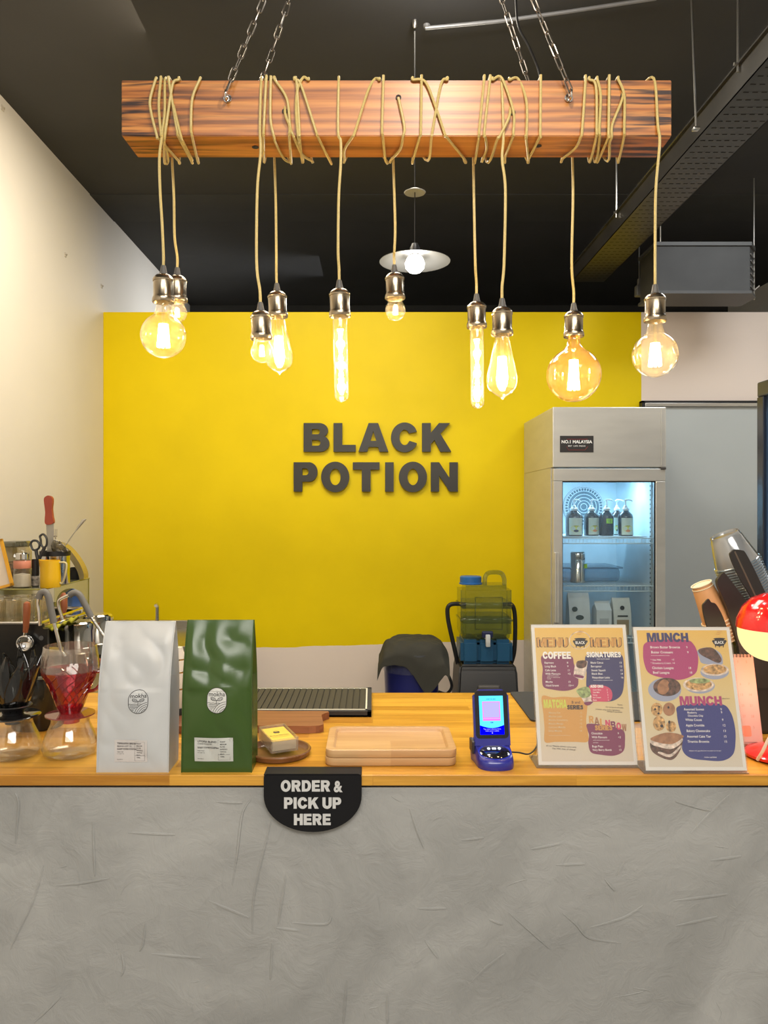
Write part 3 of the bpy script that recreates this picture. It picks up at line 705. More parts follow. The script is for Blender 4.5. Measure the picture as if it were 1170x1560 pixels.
strokes += [crop(s, 570) for s in (
    [(400, 410), (470, 470), (525, 520)], [(560, 412), (600, 445), (640, 485), (735, 500)], [(640, 455), (740, 425), (800, 388)],
    [(540, 268), (625, 265)], [(1055, 60), (1000, 112), (940, 175)], [(895, 80), (1000, 108)], [(285, 620), (330, 575), (390, 530)],
    [(105, 100), (125, 160), (148, 220)], [(130, 398), (215, 397)], [(340, 430), (382, 445)], [(465, 222), (550, 205)], [(150, 490), (190, 545)],
    [(895, 450), (1020, 422)], [(1000, 255), (1090, 242)], [(685, 310), (715, 345)], [(720, 300), (740, 262)], [(260, 195), (325, 187)], [(40, 650), (38, 738)], [(890, 375), (1050, 355)])]
for s in strokes:
    q = smooth([P(x, y, YP) - Vector((0, YP, 0)) for x, y in s], 5)
    n = len(q); mb.tube([(v.x, .0006, v.z) for v in q], [.0030*math.sin(PI*(.12+.8*i/n))+.0003 for i in range(n)], 6)
for k in range(46):
    x = random.uniform(-1.5, 1.7); z = random.uniform(.1, .95); a = random.uniform(0, PI); L = random.uniform(.015, .07); c = random.uniform(-.01, .01)
    q = smooth([(x, 0, z), (x+L*.5*math.cos(a)+c, 0, z+L*.5*math.sin(a)), (x+L*math.cos(a), 0, z+L*math.sin(a))], 4)
    n = len(q); mb.tube([(v.x, .0004, v.z) for v in q], [.0013*math.sin(PI*(.1+.8*i/n))+.0002 for i in range(n)], 5)
mb.build('plaster_front', M['plaster'], t)
mb = MB().box((WL+.002, .004, ZC-.028), (1.88, .6, ZC-.0225)); mb.build('shadow_gap_strip', M['black_matte'], t)

# hanging sign
x0, x1 = PX(402, 1.585), PX(551, 1.585); cx = (x0+x1)/2; w = x1-x0
t = thing('order_sign', 'black half-round ORDER & PICK UP HERE sign hooked over the counter edge', 'sign', (cx, YC-.002, ZC))
o = [(-w/2, PZ(1212, 1.585)-ZC)]
zb = PZ(1267, 1.585)-ZC; z1 = PZ(1212, 1.585)-ZC
o = [(w/2*math.cos(math.radians(a)), z1+(z1-zb)*math.sin(math.radians(a))) for a in range(180, 361, 6)]
o += arc(w/2-.008, .0045-.008, .008, .008, 0, 90, 5)+arc(-w/2+.008, .0045-.008, .008, .008, 90, 180, 5)
mb = MB().fill([o], 0, up(0, -.003, 0), .003)
mb.box((-w/2, -.003, .0005), (w/2, .045, .0035), bev=.0012)
mb.build('sign_plate', mat('satin black acrylic', (.008, .008, .009), .5, var=.05, spec=.15), t)
mb = MB()
for wd, (a, b), (ya, yb) in (('ORDER &', (428, 523), (1188, 1205)), ('PICK UP', (433, 520), (1214, 1231)), ('HERE', (448, 504), (1239, 1256))):
    h = (yb-ya)*1.585/F; word(mb, wd, h, PX(a, 1.585)-cx, PZ(yb, 1.585)-ZC, 0, up(0, -.0045, 0), .0012, .09, PX(b, 1.585)-PX(a, 1.585))
mb.build('lettering', mat('white letter face', (.50, .50, .49), .5), t)

# ------------------------------------------------------------------ coffee bags
def bag(px0, px1, tx0, tx1, topy, yb, col, name, label, logo_box, lab_box, lab_col, seed, rough):
    d = 1.605; W0 = (px1-px0)*d/F; W1 = (tx1-tx0)*(d+.04)/F; H = PZ(topy, d+.035)-ZC
    cx0 = PX((px0+px1)/2, d); cxt = PX((tx0+tx1)/2, d+.04)
    D = .085
    t = thing(name, label, 'coffee bag', (cx0, d, ZC))
    def depth(v): return D*(1-.06*v)*(1-max(0, (v-.5)/.5)**1.7*.93)
    def front(x, z, off=0.):
        """x across, z up, both in metres -> surface point"""
        v = max(0., min(1., z/H)); W = W0+(W1-W0)*v; u = max(-1, min(1, x/(W/2)))
        dp = depth(v); sh = (cxt-cx0)*v
        y = (D-dp)/2
        y -= .010*math.sin(PI*min(1, v*1.15))*(1-u*u)
        k = noise.noise(Vector((x*9+seed, z*6, 0)))*.009+noise.noise(Vector((x*30+seed, z*14, 3)))*.0032+abs(noise.noise(Vector((x*14+z*9+seed, z*11-x*6, 7))))*-.010
        e = min(1, (1-abs(u))*5)*min(1, v*6+.2)
        y += k*e*(1.3 if v > .55 else .7)
        if v > .86: y = y*(1-(v-.86)/.14)+(D-dp)/2*((v-.86)/.14)+noise.noise(Vector((x*25+seed, z*3, 9)))*.0015
        return Vector((x+sh, y-off, z))
    nx, nz = 36, 64; vs = []; fs = []
    for j in range(nz+1):
        z = H*j/nz; v = j/nz; W = W0+(W1-W0)*v
        for i in range(nx+1): vs.append(front((-.5+i/nx)*W, z))
    def idx(i, j): return j*(nx+1)+i
    for j in range(nz):
        for i in range(nx): fs.append((idx(i, j), idx(i+1, j), idx(i+1, j+1), idx(i, j+1)))
    mb = MB().add(vs, fs)
    # back panel and folded side gussets
    vb = []
    for j in range(nz+1):
        v = j/nz; W = W0+(W1-W0)*v; dp = depth(v); sh = (cxt-cx0)*v
        yf = (D-dp)/2; g = .022*min(1, v*1.5)*(1 if v < .86 else max(.08, (1-v)/.14)) if dp > .004 else 0
        L = front(-W/2, H*v); R = front(W/2, H*v)
        vb.append([(L.x, L.y, L.z), (L.x+g, yf+dp*.5, L.z), (L.x+.001, yf+dp, L.z), (R.x-.001, yf+dp, R.z), (R.x-g, yf+dp*.5, R.z), (R.x, R.y, R.z)])
    flat = [p for r in vb for p in r]; fb = []
    for j in range(nz):
        for i in range(5): fb.append((j*6+i, (j+1)*6+i, (j+1)*6+i+1, j*6+i+1))
    mb.add(flat, fb); mb.add([vb[0][0], vb[0][2], vb[0][3], vb[0][5]], [(0, 1, 2, 3)]); mb.add([vb[-1][0], vb[-1][2], vb[-1][3], vb[-1][5]], [(0, 1, 2, 3)])
    b = mb.build('pouch', mat(name+' film', col, rough, var=.04, vscale=8, bump=.12, bscale=30), t, True, math.radians(55))
    # crimped seal lines down both front edges
    for s in (-1, 1):
        mb = MB(); pts = [front(s*((W0+(W1-W0)*k/40)/2-.0012), H*k/40, .0004) for k in range(41)]
        mb.tube(pts, .0016, 6); mb.build('edge_seal', b.data.materials[0], t, True)
    def cv(px, py):
        z = PZ(py, d)-ZC; return (px-(px0+px1)/2)*d/F-(cxt-cx0)*z/H, z
    def onb(off): return lambda v: front(v.x, v.y, off)
    # oval emblem
    ax, ay = cv(logo_box[0], logo_box[3]); bx, by = cv(logo_box[2], logo_box[1]); lw, lh = bx-ax, by-ay
    def grid(x0_, y0_, x1_, y1_, inside, off, mi, mbx, n=24):
        vs = []; fs = []; m_ = {}
        for j in range(n+1):
            for i in range(n+1):
                vs.append(front(x0_+(x1_-x0_)*i/n, y0_+(y1_-y0_)*j/n, off))
        for j in range(n):
            for i in range(n):
                if inside((i+.5)/n, (j+.5)/n): fs.append((j*(n+1)+i, j*(n+1)+i+1, (j+1)*(n+1)+i+1, (j+1)*(n+1)+i))
        mbx.add(vs, fs, mi)
    mb = MB()
    rr = lw/2; ov = arc(ax+rr, ay+rr, rr, rr, 180, 360, 16)+arc(ax+rr, by-rr, rr, rr, 0, 180, 16)
    ccx, ccy = (ax+bx)/2, (ay+by)/2; no = len(ov)
    vo = [front(ccx, ccy, .0012)]+[front(ccx+(x-ccx)*k/9, ccy+(y-ccy)*k/9, .0012) for k in range(1, 10) for x, y in ov]
    mb.add(vo, [(0, 1+i, 1+(i+1) % no) for i in range(no)]+[(1+k*no+i, 1+k*no+(i+1) % no, 1+(k+1)*no+(i+1) % no, 1+(k+1)*no+i) for k in range(8) for i in range(no)], 0)
    lnw = .00038
    def line(pts, wd=lnw, off=.0018): mb.tube([front(x, y, off) for x, y in pts], wd, 4, 1)
    line(ov+ov[:1], .0005)
    # leaves
    cxx = (ax+bx)/2; ym = ay+lh*.50
    for s in (-1, 1):
        L = [(cxx+s*lw*.02, ym), (cxx+s*lw*.10, ym+lh*.10), (cxx+s*lw*.28, ym+lh*.13), (cxx+s*lw*.30, ym+lh*.06), (cxx+s*lw*.18, ym-.00), (cxx+s*lw*.02, ym)]
        line([tuple(v[:2]) for v in smooth([(a, b_, 0) for a, b_ in L], 4)])
        for k in range(4): line([(cxx+s*lw*(.08+.055*k), ym+lh*.01+k*lh*.008), (cxx+s*lw*(.12+.05*k), ym+lh*.085+k*lh*.008)], .0003)
    line([(cxx, ym+lh*.02), (cxx-lw*.03, ay+lh*.36)])
    # hills and furrows
    def clip(pts): return [p for p in pts if (((p[0]-(ax+rr))/rr)**2+max(0, (ay+rr-p[1])/rr)**2) < .93]
    for k in range(5):
        q = clip([(ax+lw*(.02+i*.05), ay+lh*(.40-k*.065)+math.sin(i*1.3)*lh*.008) for i in range(14-2*k)])
        if len(q) > 1: line(q)
    for k in range(6):
        R = lh*(.62-k*.085); q = clip([(bx+lw*.02+R*math.cos(math.radians(a))*.95, ay-lh*.16+R*math.sin(math.radians(a))) for a in range(70, 176, 5)])
        q = [p for p in q if p[0] < bx-lw*.03]
        if len(q) > 1: line(q)
    mb.text('mokha', lw*.31, cxx, ay+lh*.67, 1, None, .004, 'CENTER', lambda v: front(v.x, v.y, .0018))
    mb.build('emblem', [mat(name+' emblem ground', (.56, .56, .53) if seed > 5 else tuple(c*1.03 for c in col), .5), M['ink']], t)
    # small info label
    ax, ay = cv(lab_box[0], lab_box[3]); bx, by = cv(lab_box[2], lab_box[1]); lw, lh = bx-ax, by-ay
    mb = MB(); r_ = .002
    grid(ax, ay, bx, by, lambda u, v: True, .0009, 0, mb, 16)
    T_ = lambda s, x, y, sz, b_=0.: mb.text(s, lh*sz, ax+lw*x, ay+lh*y, 1, None, b_, 'LEFT', lambda v: front(v.x, v.y, .0014))
    if seed > 5: T_('UTOPIA BLEND', .08, .80, .115, .01); T_('COFFEE ROASTED', .08, .71, .075)
    else: T_('TERRAPIN BREW', .08, .80, .115, .01); T_('BEANS LOT 12', .08, .68, .1, .005)
    T_('SWEET COFFEE ROASTERS', .08, .55, .075, .015); T_('single origin', .08, .44, .06); T_('net weight 1kg', .08, .36, .05); T_('best before', .08, .10, .055)
    for k, s in enumerate(('ROAST', 'MEDIUM', 'FILTER', 'ESPRESSO', 'WHOLE', 'BEAN', '1000g')): T_(s, .67, .82-k*.105, .07, .005)
    fr = [(ax+lw*.62, ay+lh*.06), (ax+lw*.92, ay+lh*.06), (ax+lw*.92, ay+lh*.92), (ax+lw*.62, ay+lh*.92), (ax+lw*.62, ay+lh*.06)]
    mb.tube([front(x, y, .0014) for x, y in fr], .0002, 4, 1); mb.tube([front(x, y, .0014) for x, y in ((ax+lw*.62, ay+lh*.30), (ax+lw*.92, ay+lh*.30))], .0002, 4, 1)
    mb.tube([front(x, y, .0014) for x, y in ((ax+lw*.08, ay+lh*.62), (ax+lw*.58, ay+lh*.62))], .00015, 4, 1)
    mb.build('info_label', [mat(name+' label paper', lab_col, .6), M['ink']], t)
bag(147, 257, 162, 268, 947, 1180, (.47, .48, .48), 'white_coffee_bag', 'matte white upright coffee bag with printed oval emblem', (198, 1050, 227, 1085), (175, 1126, 226, 1160), (.52, .49, .47), 2.3, .42)
bag(276, 384, 286, 388, 945, 1180, (.032, .072, .008), 'green_coffee_bag', 'glossy dark green upright coffee bag beside the white one', (317, 1046, 347, 1084), (297, 1122, 356, 1159), (.48, .49, .46), 8.1, .30)

# ------------------------------------------------------------------ black bar drainer with slats
t = thing('drain_grill', 'black slatted drain tray with pale inner rim at the rear of the counter', 'drain tray', (PX(566, 2.03)-.27, 2.03, ZC))
W_, D_ = .54, .27
mb = MB(); mb.box((-W_/2, 0, 0), (W_/2, D_, .006), bev=.001); mb.box((-W_/2, 0, 0), (W_/2, .012, .016), bev=.001); mb.box((-W_/2, D_-.012, 0), (W_/2, D_, .016), bev=.001)
mb.box((-W_/2, 0, 0), (-W_/2+.012, D_, .016), bev=.001); mb.box((W_/2-.012, 0, 0), (W_/2, D_, .016), bev=.001); mb.build('tray', M['black_matte'], t)
mb = MB(); a, b_ = W_/2-.012, .0145
for lo_, hi_ in (((-a, .012, b_), (a, .0165, .0175)), ((-a, D_-.0165, b_), (a, D_-.012, .0175)), ((-a, .012, b_), (-a+.0045, D_-.012, .0175)), ((a-.0045, .012, b_), (a, D_-.012, .0175))): mb.box(lo_, hi_)
mb.build('rim', mat('pale rim', (.62, .60, .5), .4), t)
mb = MB().box((-a, .0165, .011), (a, D_-.0165, .0135)); mb.build('grille_bed', mat('deep black', (.012, .011, .009), .6), t)
n = 29
sl = MB().box((-.0072, .0165, .0125), (.0072, D_-.0165, .0165), bev=.0008).build('slat', mat('olive black slat', (.022, .019, .012), .6), t)
for i in range(n):
    o = sl if i == 0 else sl.copy()
    if i: COL.objects.link(o); o.parent = t
    o.location = (-a+.013+i*(2*a-.026)/(n-1), 0, 0)

# dark walnut board
d0 = 1.885
ox = PX(487, d0)
o = [(-.36, 0), (-.2, .002), (-.1, -.001), (0, .001), (.004, .05), (-.002, .1), (.012, .135), (-.1, .137), (-.36, .135)]
mb = MB().fill([[tuple(v[:2]) for v in smooth([(a, b, 0) for a, b in o], 3, True)]], 0, Matrix.Translation((0, 0, .018)), .018)
m_w = oak('dark walnut', (.16, .052, .025), (.33, .135, .065), rows=.3, length=2., rough=.4)
tag(mb.build('walnut_board', m_w, loc=(ox, d0, ZC+.0005)), 'dark reddish walnut board lying in front of the black slatted tray', 'board')

# bamboo trays
bam = oak('pale bamboo', (.42, .235, .10), (.56, .35, .165), rows=.9, length=4, rough=.42)
def tray(z, label, dx=0, dy=0, rz=0):
    W, D, H_ = .282, .185, .0165
    rings = []
    for ins, zr in ((.0018, 0), (.0005, .0006), (0, .002), (0, H_-.002), (.0005, H_-.0006), (.0018, H_), (.015, H_), (.0165, H_-.0010), (.020, H_-.0065), (.023, H_-.0075)):
        pts_ = rrect(-W/2+ins, -D/2+ins, W/2-ins, D/2-ins, .02-ins*.45, 8); rings.append([(x, y, zr) for x, y in pts_])
    k_ = len(rings[0]); tb = MB()
    tb.add([p for r_ in rings for p in r_], [(j*k_+i, j*k_+(i+1) % k_, (j+1)*k_+(i+1) % k_, (j+1)*k_+i) for j in range(9) for i in range(k_)]+[tuple(9*k_+i for i in range(k_)), tuple(range(k_))[::-1]])
    o = tb.build('bamboo_tray', bam, None, True, math.radians(35), loc=(PX(594, 1.735)+dx, 1.735+dy, z))
    o.rotation_euler.z = rz; tag(o, label, 'tray', 'stacked bamboo trays')
tray(ZC+.0005, 'lower rounded bamboo tray of the two stacked on the counter')
tray(ZC+.0175, 'upper rounded bamboo tray with empty recess, on top of its twin', .0006, .001, .004)

# round dark dish with business cards
t = thing('wooden_dish', 'round dark wooden dish holding the business card box', 'dish', (PX(424, 1.725), 1.725, ZC))
MB().lathe([(0, .004), (.058, .004), (.063, .006), (.068, .014), (.0715, .0145), (.0735, .012), (.070, .002), (.064, 0), (0, 0)], seg=56).build('dish_body', mat('dark turned wood', (.17, .075, .028), .3, var=.3, vscale=12, stretch=(1, 8, 1)), t, True)
ct = Matrix.Translation((PX(423, 1.735), 1.74, ZC+.0165)) @ Matrix.Rotation(-.62, 4, 'Z')
t = thing('card_box', 'clear acrylic box holding yellow business cards on the wooden dish', 'card box', ct.translation, (math.radians(4), 0, .45))
L_, W_ = .095, .062; th = .0022; H_ = .03
mb = MB().box((-W_/2, -L_/2, 0), (W_/2, L_/2, th)); mb.box((-W_/2, -L_/2, 0), (-W_/2+th, L_/2, H_)); mb.box((W_/2-th, -L_/2, 0), (W_/2, L_/2, H_))
mb.box((-W_/2, L_/2-th, 0), (W_/2, L_/2, H_)); mb.box((-W_/2, -L_/2, 0), (W_/2, -L_/2+th, H_)); mb.build('box_shell', glass('frosted acrylic', (.93, .91, .88), .16, (.85, .8, .72)), t)
t2 = thing('business_cards', 'stack of yellow business cards inside the clear box', 'business cards', ct.translation, (math.radians(4), 0, .45))
MB().box((-.0275, -.043, .003), (.0275, .043, .0235), bev=.0006).build('card_stack', mat('cream card edges', (.66, .6, .46), .7), t2)
mb = MB().box((-.0275, -.043, .0238), (.0275, .043, .0245)); mb.build('top_card', mat('yellow card', (.70, .50, .06), .45), t2)
mb = MB(); K = Matrix.Translation((0, 0, .0248))
mb.lathe([(.0062, 0), (.0075, 0), (.0075, .0002), (.0062, .0002)], (0, .012, .0247), 24)
mb.fill([[(-.007, .008), (.007, .008), (.007, .015), (-.007, .015)]], 0, K)
mb.text('BLACK POTION', .0062, 0, -.010, 0, K, .01, 'CENTER'); mb.text('coffee and bakery', .0052, 0, -.018, 0, K, 0, 'CENTER'); mb.build('print', M['ink'], t2)
# ------------------------------------------------------------------ menu cards in acrylic stands
def card_paper(name):
    m, nt, out = _nodes(name)
    b = nd(nt, 'ShaderNodeBsdfPrincipled', Roughness=.45); ln(nt, b.outputs[0], out.inputs[0])
    tc = nd(nt, 'ShaderNodeTexCoord'); sep = nd(nt, 'ShaderNodeSeparateXYZ'); ln(nt, tc.outputs['Object'], sep.inputs[0])
    mr = nd(nt, 'ShaderNodeMapRange'); mr.inputs[1].default_value = 0; mr.inputs[2].default_value = .297; ln(nt, sep.outputs['Z'], mr.inputs[0])
    cr = nd(nt, 'ShaderNodeValToRGB'); el = cr.color_ramp.elements
    el[0].position = .05; el[0].color = (.58, .51, .42, 1); el[1].position = .95; el[1].color = (.70, .43, .10, 1)
    e = cr.color_ramp.elements.new(.5); e.color = (.63, .48, .23, 1)
    ln(nt, mr.outputs[0], cr.inputs[0]); ln(nt, cr.outputs[0], b.inputs['Base Color']); return m
def flat(name, c, r=.45): return mat(name, c, r, var=.03)
MC = [card_paper('cream to orange card'), flat('card border white', (.68, .65, .61)), flat('plum print', (.19, .03, .09)), flat('navy print', (.04, .035, .12)),
      flat('crimson print', (.56, .06, .13)), flat('orange print', (.58, .29, .07)), flat('white lettering', (.82, .78, .74)), flat('black lettering', (.02, .015, .02)),
      flat('lime print', (.55, .58, .08)), flat('pink print', (.38, .04, .15)), flat('blue print', (.03, .035, .18)),
      mat('dark pastry print', (.10, .045, .03), .5, var=.9, vscale=120), mat('golden food print', (.48, .27, .10), .5, var=.8, vscale=140),
      mat('cream drink print', (.62, .5, .42), .5, var=.5, vscale=100), mat('greens print', (.25, .30, .12), .5, var=.7, vscale=120), flat('plate print', (.30, .32, .42)),
      mat('cocoa print', (.33, .15, .07), .5, var=.3, vscale=90)]
CW, CH = .2100, .2970
def stand(px, d, corners, label, slabel, draw, group, lean=15.5):
    x = PX(px, d); root = (x, d, ZC+.006)
    a = math.radians(-lean)
    t = thing('menu_stand', slabel, 'menu stand', (x, d, ZC)); A = M['acrylic']
    R = Matrix.Rotation(a, 4, 'X')
    mb = MB().box((-CW/2-.002, -.0035, .004), (CW/2+.002, -.0015, CH+.004), M=R); mb.build('front_sheet', A, t)
    mb = MB().box((-CW/2-.002, .0015, .004), (CW/2+.002, .0035, CH+.004), M=R)
    mb.box((-CW/2-.002, -.0035, CH+.004), (CW/2+.002, .0035, CH+.0055), M=R); mb.build('back_sheet', A, t)
    mb = MB().box((-CW/2-.006, -.006, 0), (CW/2+.002, .075, .003), bev=.0008); mb.build('foot', glass('acrylic foot', (.9, .88, .85), .25, (.65, .62, .58)), t)
    # printed card
    (tl, tr, br, bl) = corners
    def c(px_, py_, k=1):
        yt = (tl[1]+tr[1])/2; yb = (bl[1]+br[1])/2; v = (yb-py_)/(yb-yt)
        xl = bl[0]+(tl[0]-bl[0])*v; xr = br[0]+(tr[0]-br[0])*v; u = (px_-xl)/(xr-xl)
        return Vector(((u-.5)*CW, -.00012*k, v*CH))
    ky = CH/((bl[1]+br[1])/2-(tl[1]+tr[1])/2)
    mb = MB().box((-CW/2, -.0001, 0), (CW/2, .0005, CH), 1)
    q = .007; mb.add([(-CW/2+q, -.0002, q), (CW/2-q, -.0002, q), (CW/2-q, -.0002, CH-q), (-CW/2+q, -.0002, CH-q)], [(0, 1, 2, 3)], 0)
    def blob(pts, mi, k=3):
        w_ = [(c(*p).x, c(*p).z) for p in pts]; s = [tuple(v[:2]) for v in smooth([(a_, b_, 0) for a_, b_ in w_], 6, True)]
        mb.fill([s], mi, None, 0, lambda v: Vector((v.x, -.00012*k, v.y)))
    def T(s, x_, y_, h, mi=6, bold=.0, sx=1., k=6, width=None, rot=0.):
        p = c(x_, y_); size = h*ky*1.36
        if width:
            me = text_mesh(s, size, bold, 'LEFT', 0., 0., 1.); w0 = max(v[0] for v in me[0]); sx = (c(x_+width, y_).x-p.x)/w0
        r = math.radians(rot)
        mb.text(s, size, 0, 0, mi, None, bold, 'LEFT', lambda v: Vector((p.x+v.x*math.cos(r)-v.y*math.sin(r), -.00012*k, p.z+v.y*math.cos(r)+v.x*math.sin(r))), 0, sx)
    def ell(cx_, cy_, rx, ry, mi, k=4, rot=0):
        r = math.radians(rot); blob([(cx_+rx*math.cos(t_)*math.cos(r)-ry*math.sin(t_)*math.sin(r), cy_+rx*math.cos(t_)*math.sin(r)+ry*math.sin(t_)*math.cos(r)) for t_ in [2*PI*i/14 for i in range(14)]], mi, k)
    def hv(wd, x_, y_, h, mi, width, k=6):
        p = c(x_, y_); word(mb, wd, h*ky, 0, 0, mi, Matrix.Translation((p.x, -.00012*k, p.z)) @ RX90, 0, .06, c(x_+width, y_).x-p.x)
    draw(blob, T, ell, hv)
    o = mb.build('menu_card', MC, None, loc=(x, d, ZC+.0055)); o.rotation_euler = (a, 0, 0)
    tag(o, label, 'menu', group)
def pot(ell, T, blob, x, y, s):
    """steaming cauldron emblem"""
    ell(x, y, 58*s, 38*s, 7, 6); ell(x, y-34*s, 56*s, 9*s, 7, 6)
    for k in (-1, 0, 1): blob([(x+k*36*s-6*s, y+26*s), (x+k*36*s+6*s, y+26*s), (x+k*36*s, y+52*s)], 7, 6)
    ell(x-58*s, y-10*s, 9*s, 12*s, 7, 5); ell(x+58*s, y-10*s, 9*s, 12*s, 7, 5)
    T('BLACK', x-44*s, y+14*s, 27*s, 6, .02, 1, 8, 88*s)
    for k in range(3): T('~', x-34*s+k*10*s, y-62*s-k*16*s, 40*s, 5, .01, 1.4, 6)
def draw1(blob, T, ell, hv):
    for x0 in (150, 638):
        hv('MENU', x0, 325, 90, 7, 290, 4); hv('MENU', x0+5, 321, 82, 5, 280, 5)
        for j in range(4): T('l', x0+18+j*72, 318, 70, 7, .01, 1, 6)
    ell(542, 260, 100, 85, 13, 2); ell(542, 260, 92, 79, 0, 3); pot(ell, T, blob, 545, 280, 1.0)
    blob([(205, 400), (330, 395), (465, 410), (490, 480), (528, 600), (518, 690), (420, 725), (300, 715), (215, 690), (200, 610), (205, 520), (190, 450)], 2)
    hv('COFFEE', 205, 432, 66, 6, 258, 7)
    for i, (a, b, y) in enumerate((('Espresso', '8', 476), ('Long Black', '9', 510), ('Cafe Latte', '11', 546), ('With Flavours', '+2', 578), ('Mocha', '13', 652), ('Hand brews', '15++', 685))):
        T(a, 220+i*3, y, 19, 6, .008, .95); T(b, 425+i*3, y, 18, 6, .006)
    T('vanilla, hazelnut, caramel', 245, 592, 8, 6); T('ask for our seasonal syrups', 245, 606, 8, 6); T('oat milk', 245, 619, 8, 6)
    blob([(600, 400), (760, 385), (915, 390), (945, 500), (948, 650), (925, 760), (850, 815), (740, 822), (640, 800), (605, 690), (605, 560)], 3)
    hv('SIGNATURES', 604, 418, 50, 6, 316, 7); T('TRUST US, IT IS GOOD', 695, 438, 9, 6, .01)
    for i, (a, b, y) in enumerate((('Black Citrus', '13', 476), ('Berrypour', '13', 510), ('Sweet Squash', '13', 546), ('Black Blue', '14', 578), ('Neapolitan Latte', '16', 612))):
        T(a, 640+i*4, y, 19, 6, .008, .95); T(b, 902+i*4, y, 18, 6, .006)
    T('layered strawberry, chocolate and vanilla', 668, 632, 8, 6)
    blob([(630, 680), (730, 672), (815, 700), (842, 760), (820, 815), (720, 822), (655, 815), (650, 760)], 4, 5)
    hv('ADD ONS', 640, 697, 26, 6, 120, 7)
    for i, (a, b) in enumerate((('Extra Shot', '3'), ('Oat Milk', '3'), ('Syrup', '2'), ('Ice Cream', '4'), ('Boba', '2'))): T(a, 665, 722+i*23, 13, 6, .003); T(b, 790+i*3, 722+i*23, 13, 6)
    # drinks
    blob([(510, 470), (600, 450), (612, 480), (585, 610), (550, 622), (495, 595), (488, 570)], 13, 5); blob([(520, 455), (600, 450), (600, 500), (560, 520), (515, 505)], 11, 6); blob([(495, 575), (575, 590), (568, 610), (500, 598)], 2, 7)
    blob([(560, 770), (630, 740), (665, 830), (620, 850), (590, 835)], 13, 5); blob([(515, 720), (580, 690), (632, 700), (640, 770), (570, 790), (535, 760)], 14, 6); blob([(585, 830), (665, 822), (640, 850), (605, 856)], 2, 7)
    # matcha
    blob([(200, 775), (300, 785), (400, 778), (500, 785), (610, 790), (612, 900), (605, 1000), (622, 1100), (618, 1178), (500, 1180), (330, 1180), (230, 1180), (225, 1060), (215, 940)], 5)
    hv('MATCHA', 218, 880, 76, 8, 212, 6); T('B and', 470, 840, 26, 11, .01); hv('SERIES', 432, 892, 38, 7, 146, 7)
    for i, a in enumerate(('Matcha Fizz', 'Matcha Latte', 'Matcha Strawberry', 'Matcha Mango', 'Coconut Matcha', 'Dirty Matcha')): T(a, 262, 930+i*32, 17, 0, .004); T(str(12+i % 3), 545, 930+i*32, 17, 0)
    T('ceremonial grade, from the first harvest', 265, 1126, 9, 0); T('all our Matcha drinks come with', 240, 1218, 14, 7, 0, 1, 6, 275, -3); T('Oat Milk free of charge', 295, 1243, 14, 7, 0, 1, 6, 215, -3)
    for i, (s, x) in enumerate((('Psssttt...', 890), ('Our syrups are all made', 780), ('in-house using quality ingredients', 690), ('making it a goodness', 792))): T(s, x, 855+i*20, 13, 7, 0, .95, 6, None, -3)
    blob([(620, 1020), (760, 1030), (900, 1060), (952, 1090), (960, 1170), (945, 1260), (860, 1300), (740, 1292), (650, 1270), (625, 1190), (632, 1120), (612, 1060)], 2)
    for i, ch in enumerate('RAINBOW'):
        hv(ch, 632+i*50, 1012+i*12, 62, (5, 16, 5, 4, 2, 4, 16)[i], 44 if ch != 'I' else 16, 7)
    hv('SERIES', 686, 1078, 44, 5, 160, 8)
    for i, (a, b, y) in enumerate((('Chocolate', '9', 1113), ('With Flavours', '+2', 1147), ('Bugs Pops', '11', 1227), ('Very Berry Bomb', '13', 1258))): T(a, 652+i*4, y, 19, 6, .008, .95); T(b, 892+i*4, y, 18, 6)
    T('vanilla, hazelnut, salted caramel', 665, 1168, 9, 6); T('and more', 668, 1190, 9, 6)
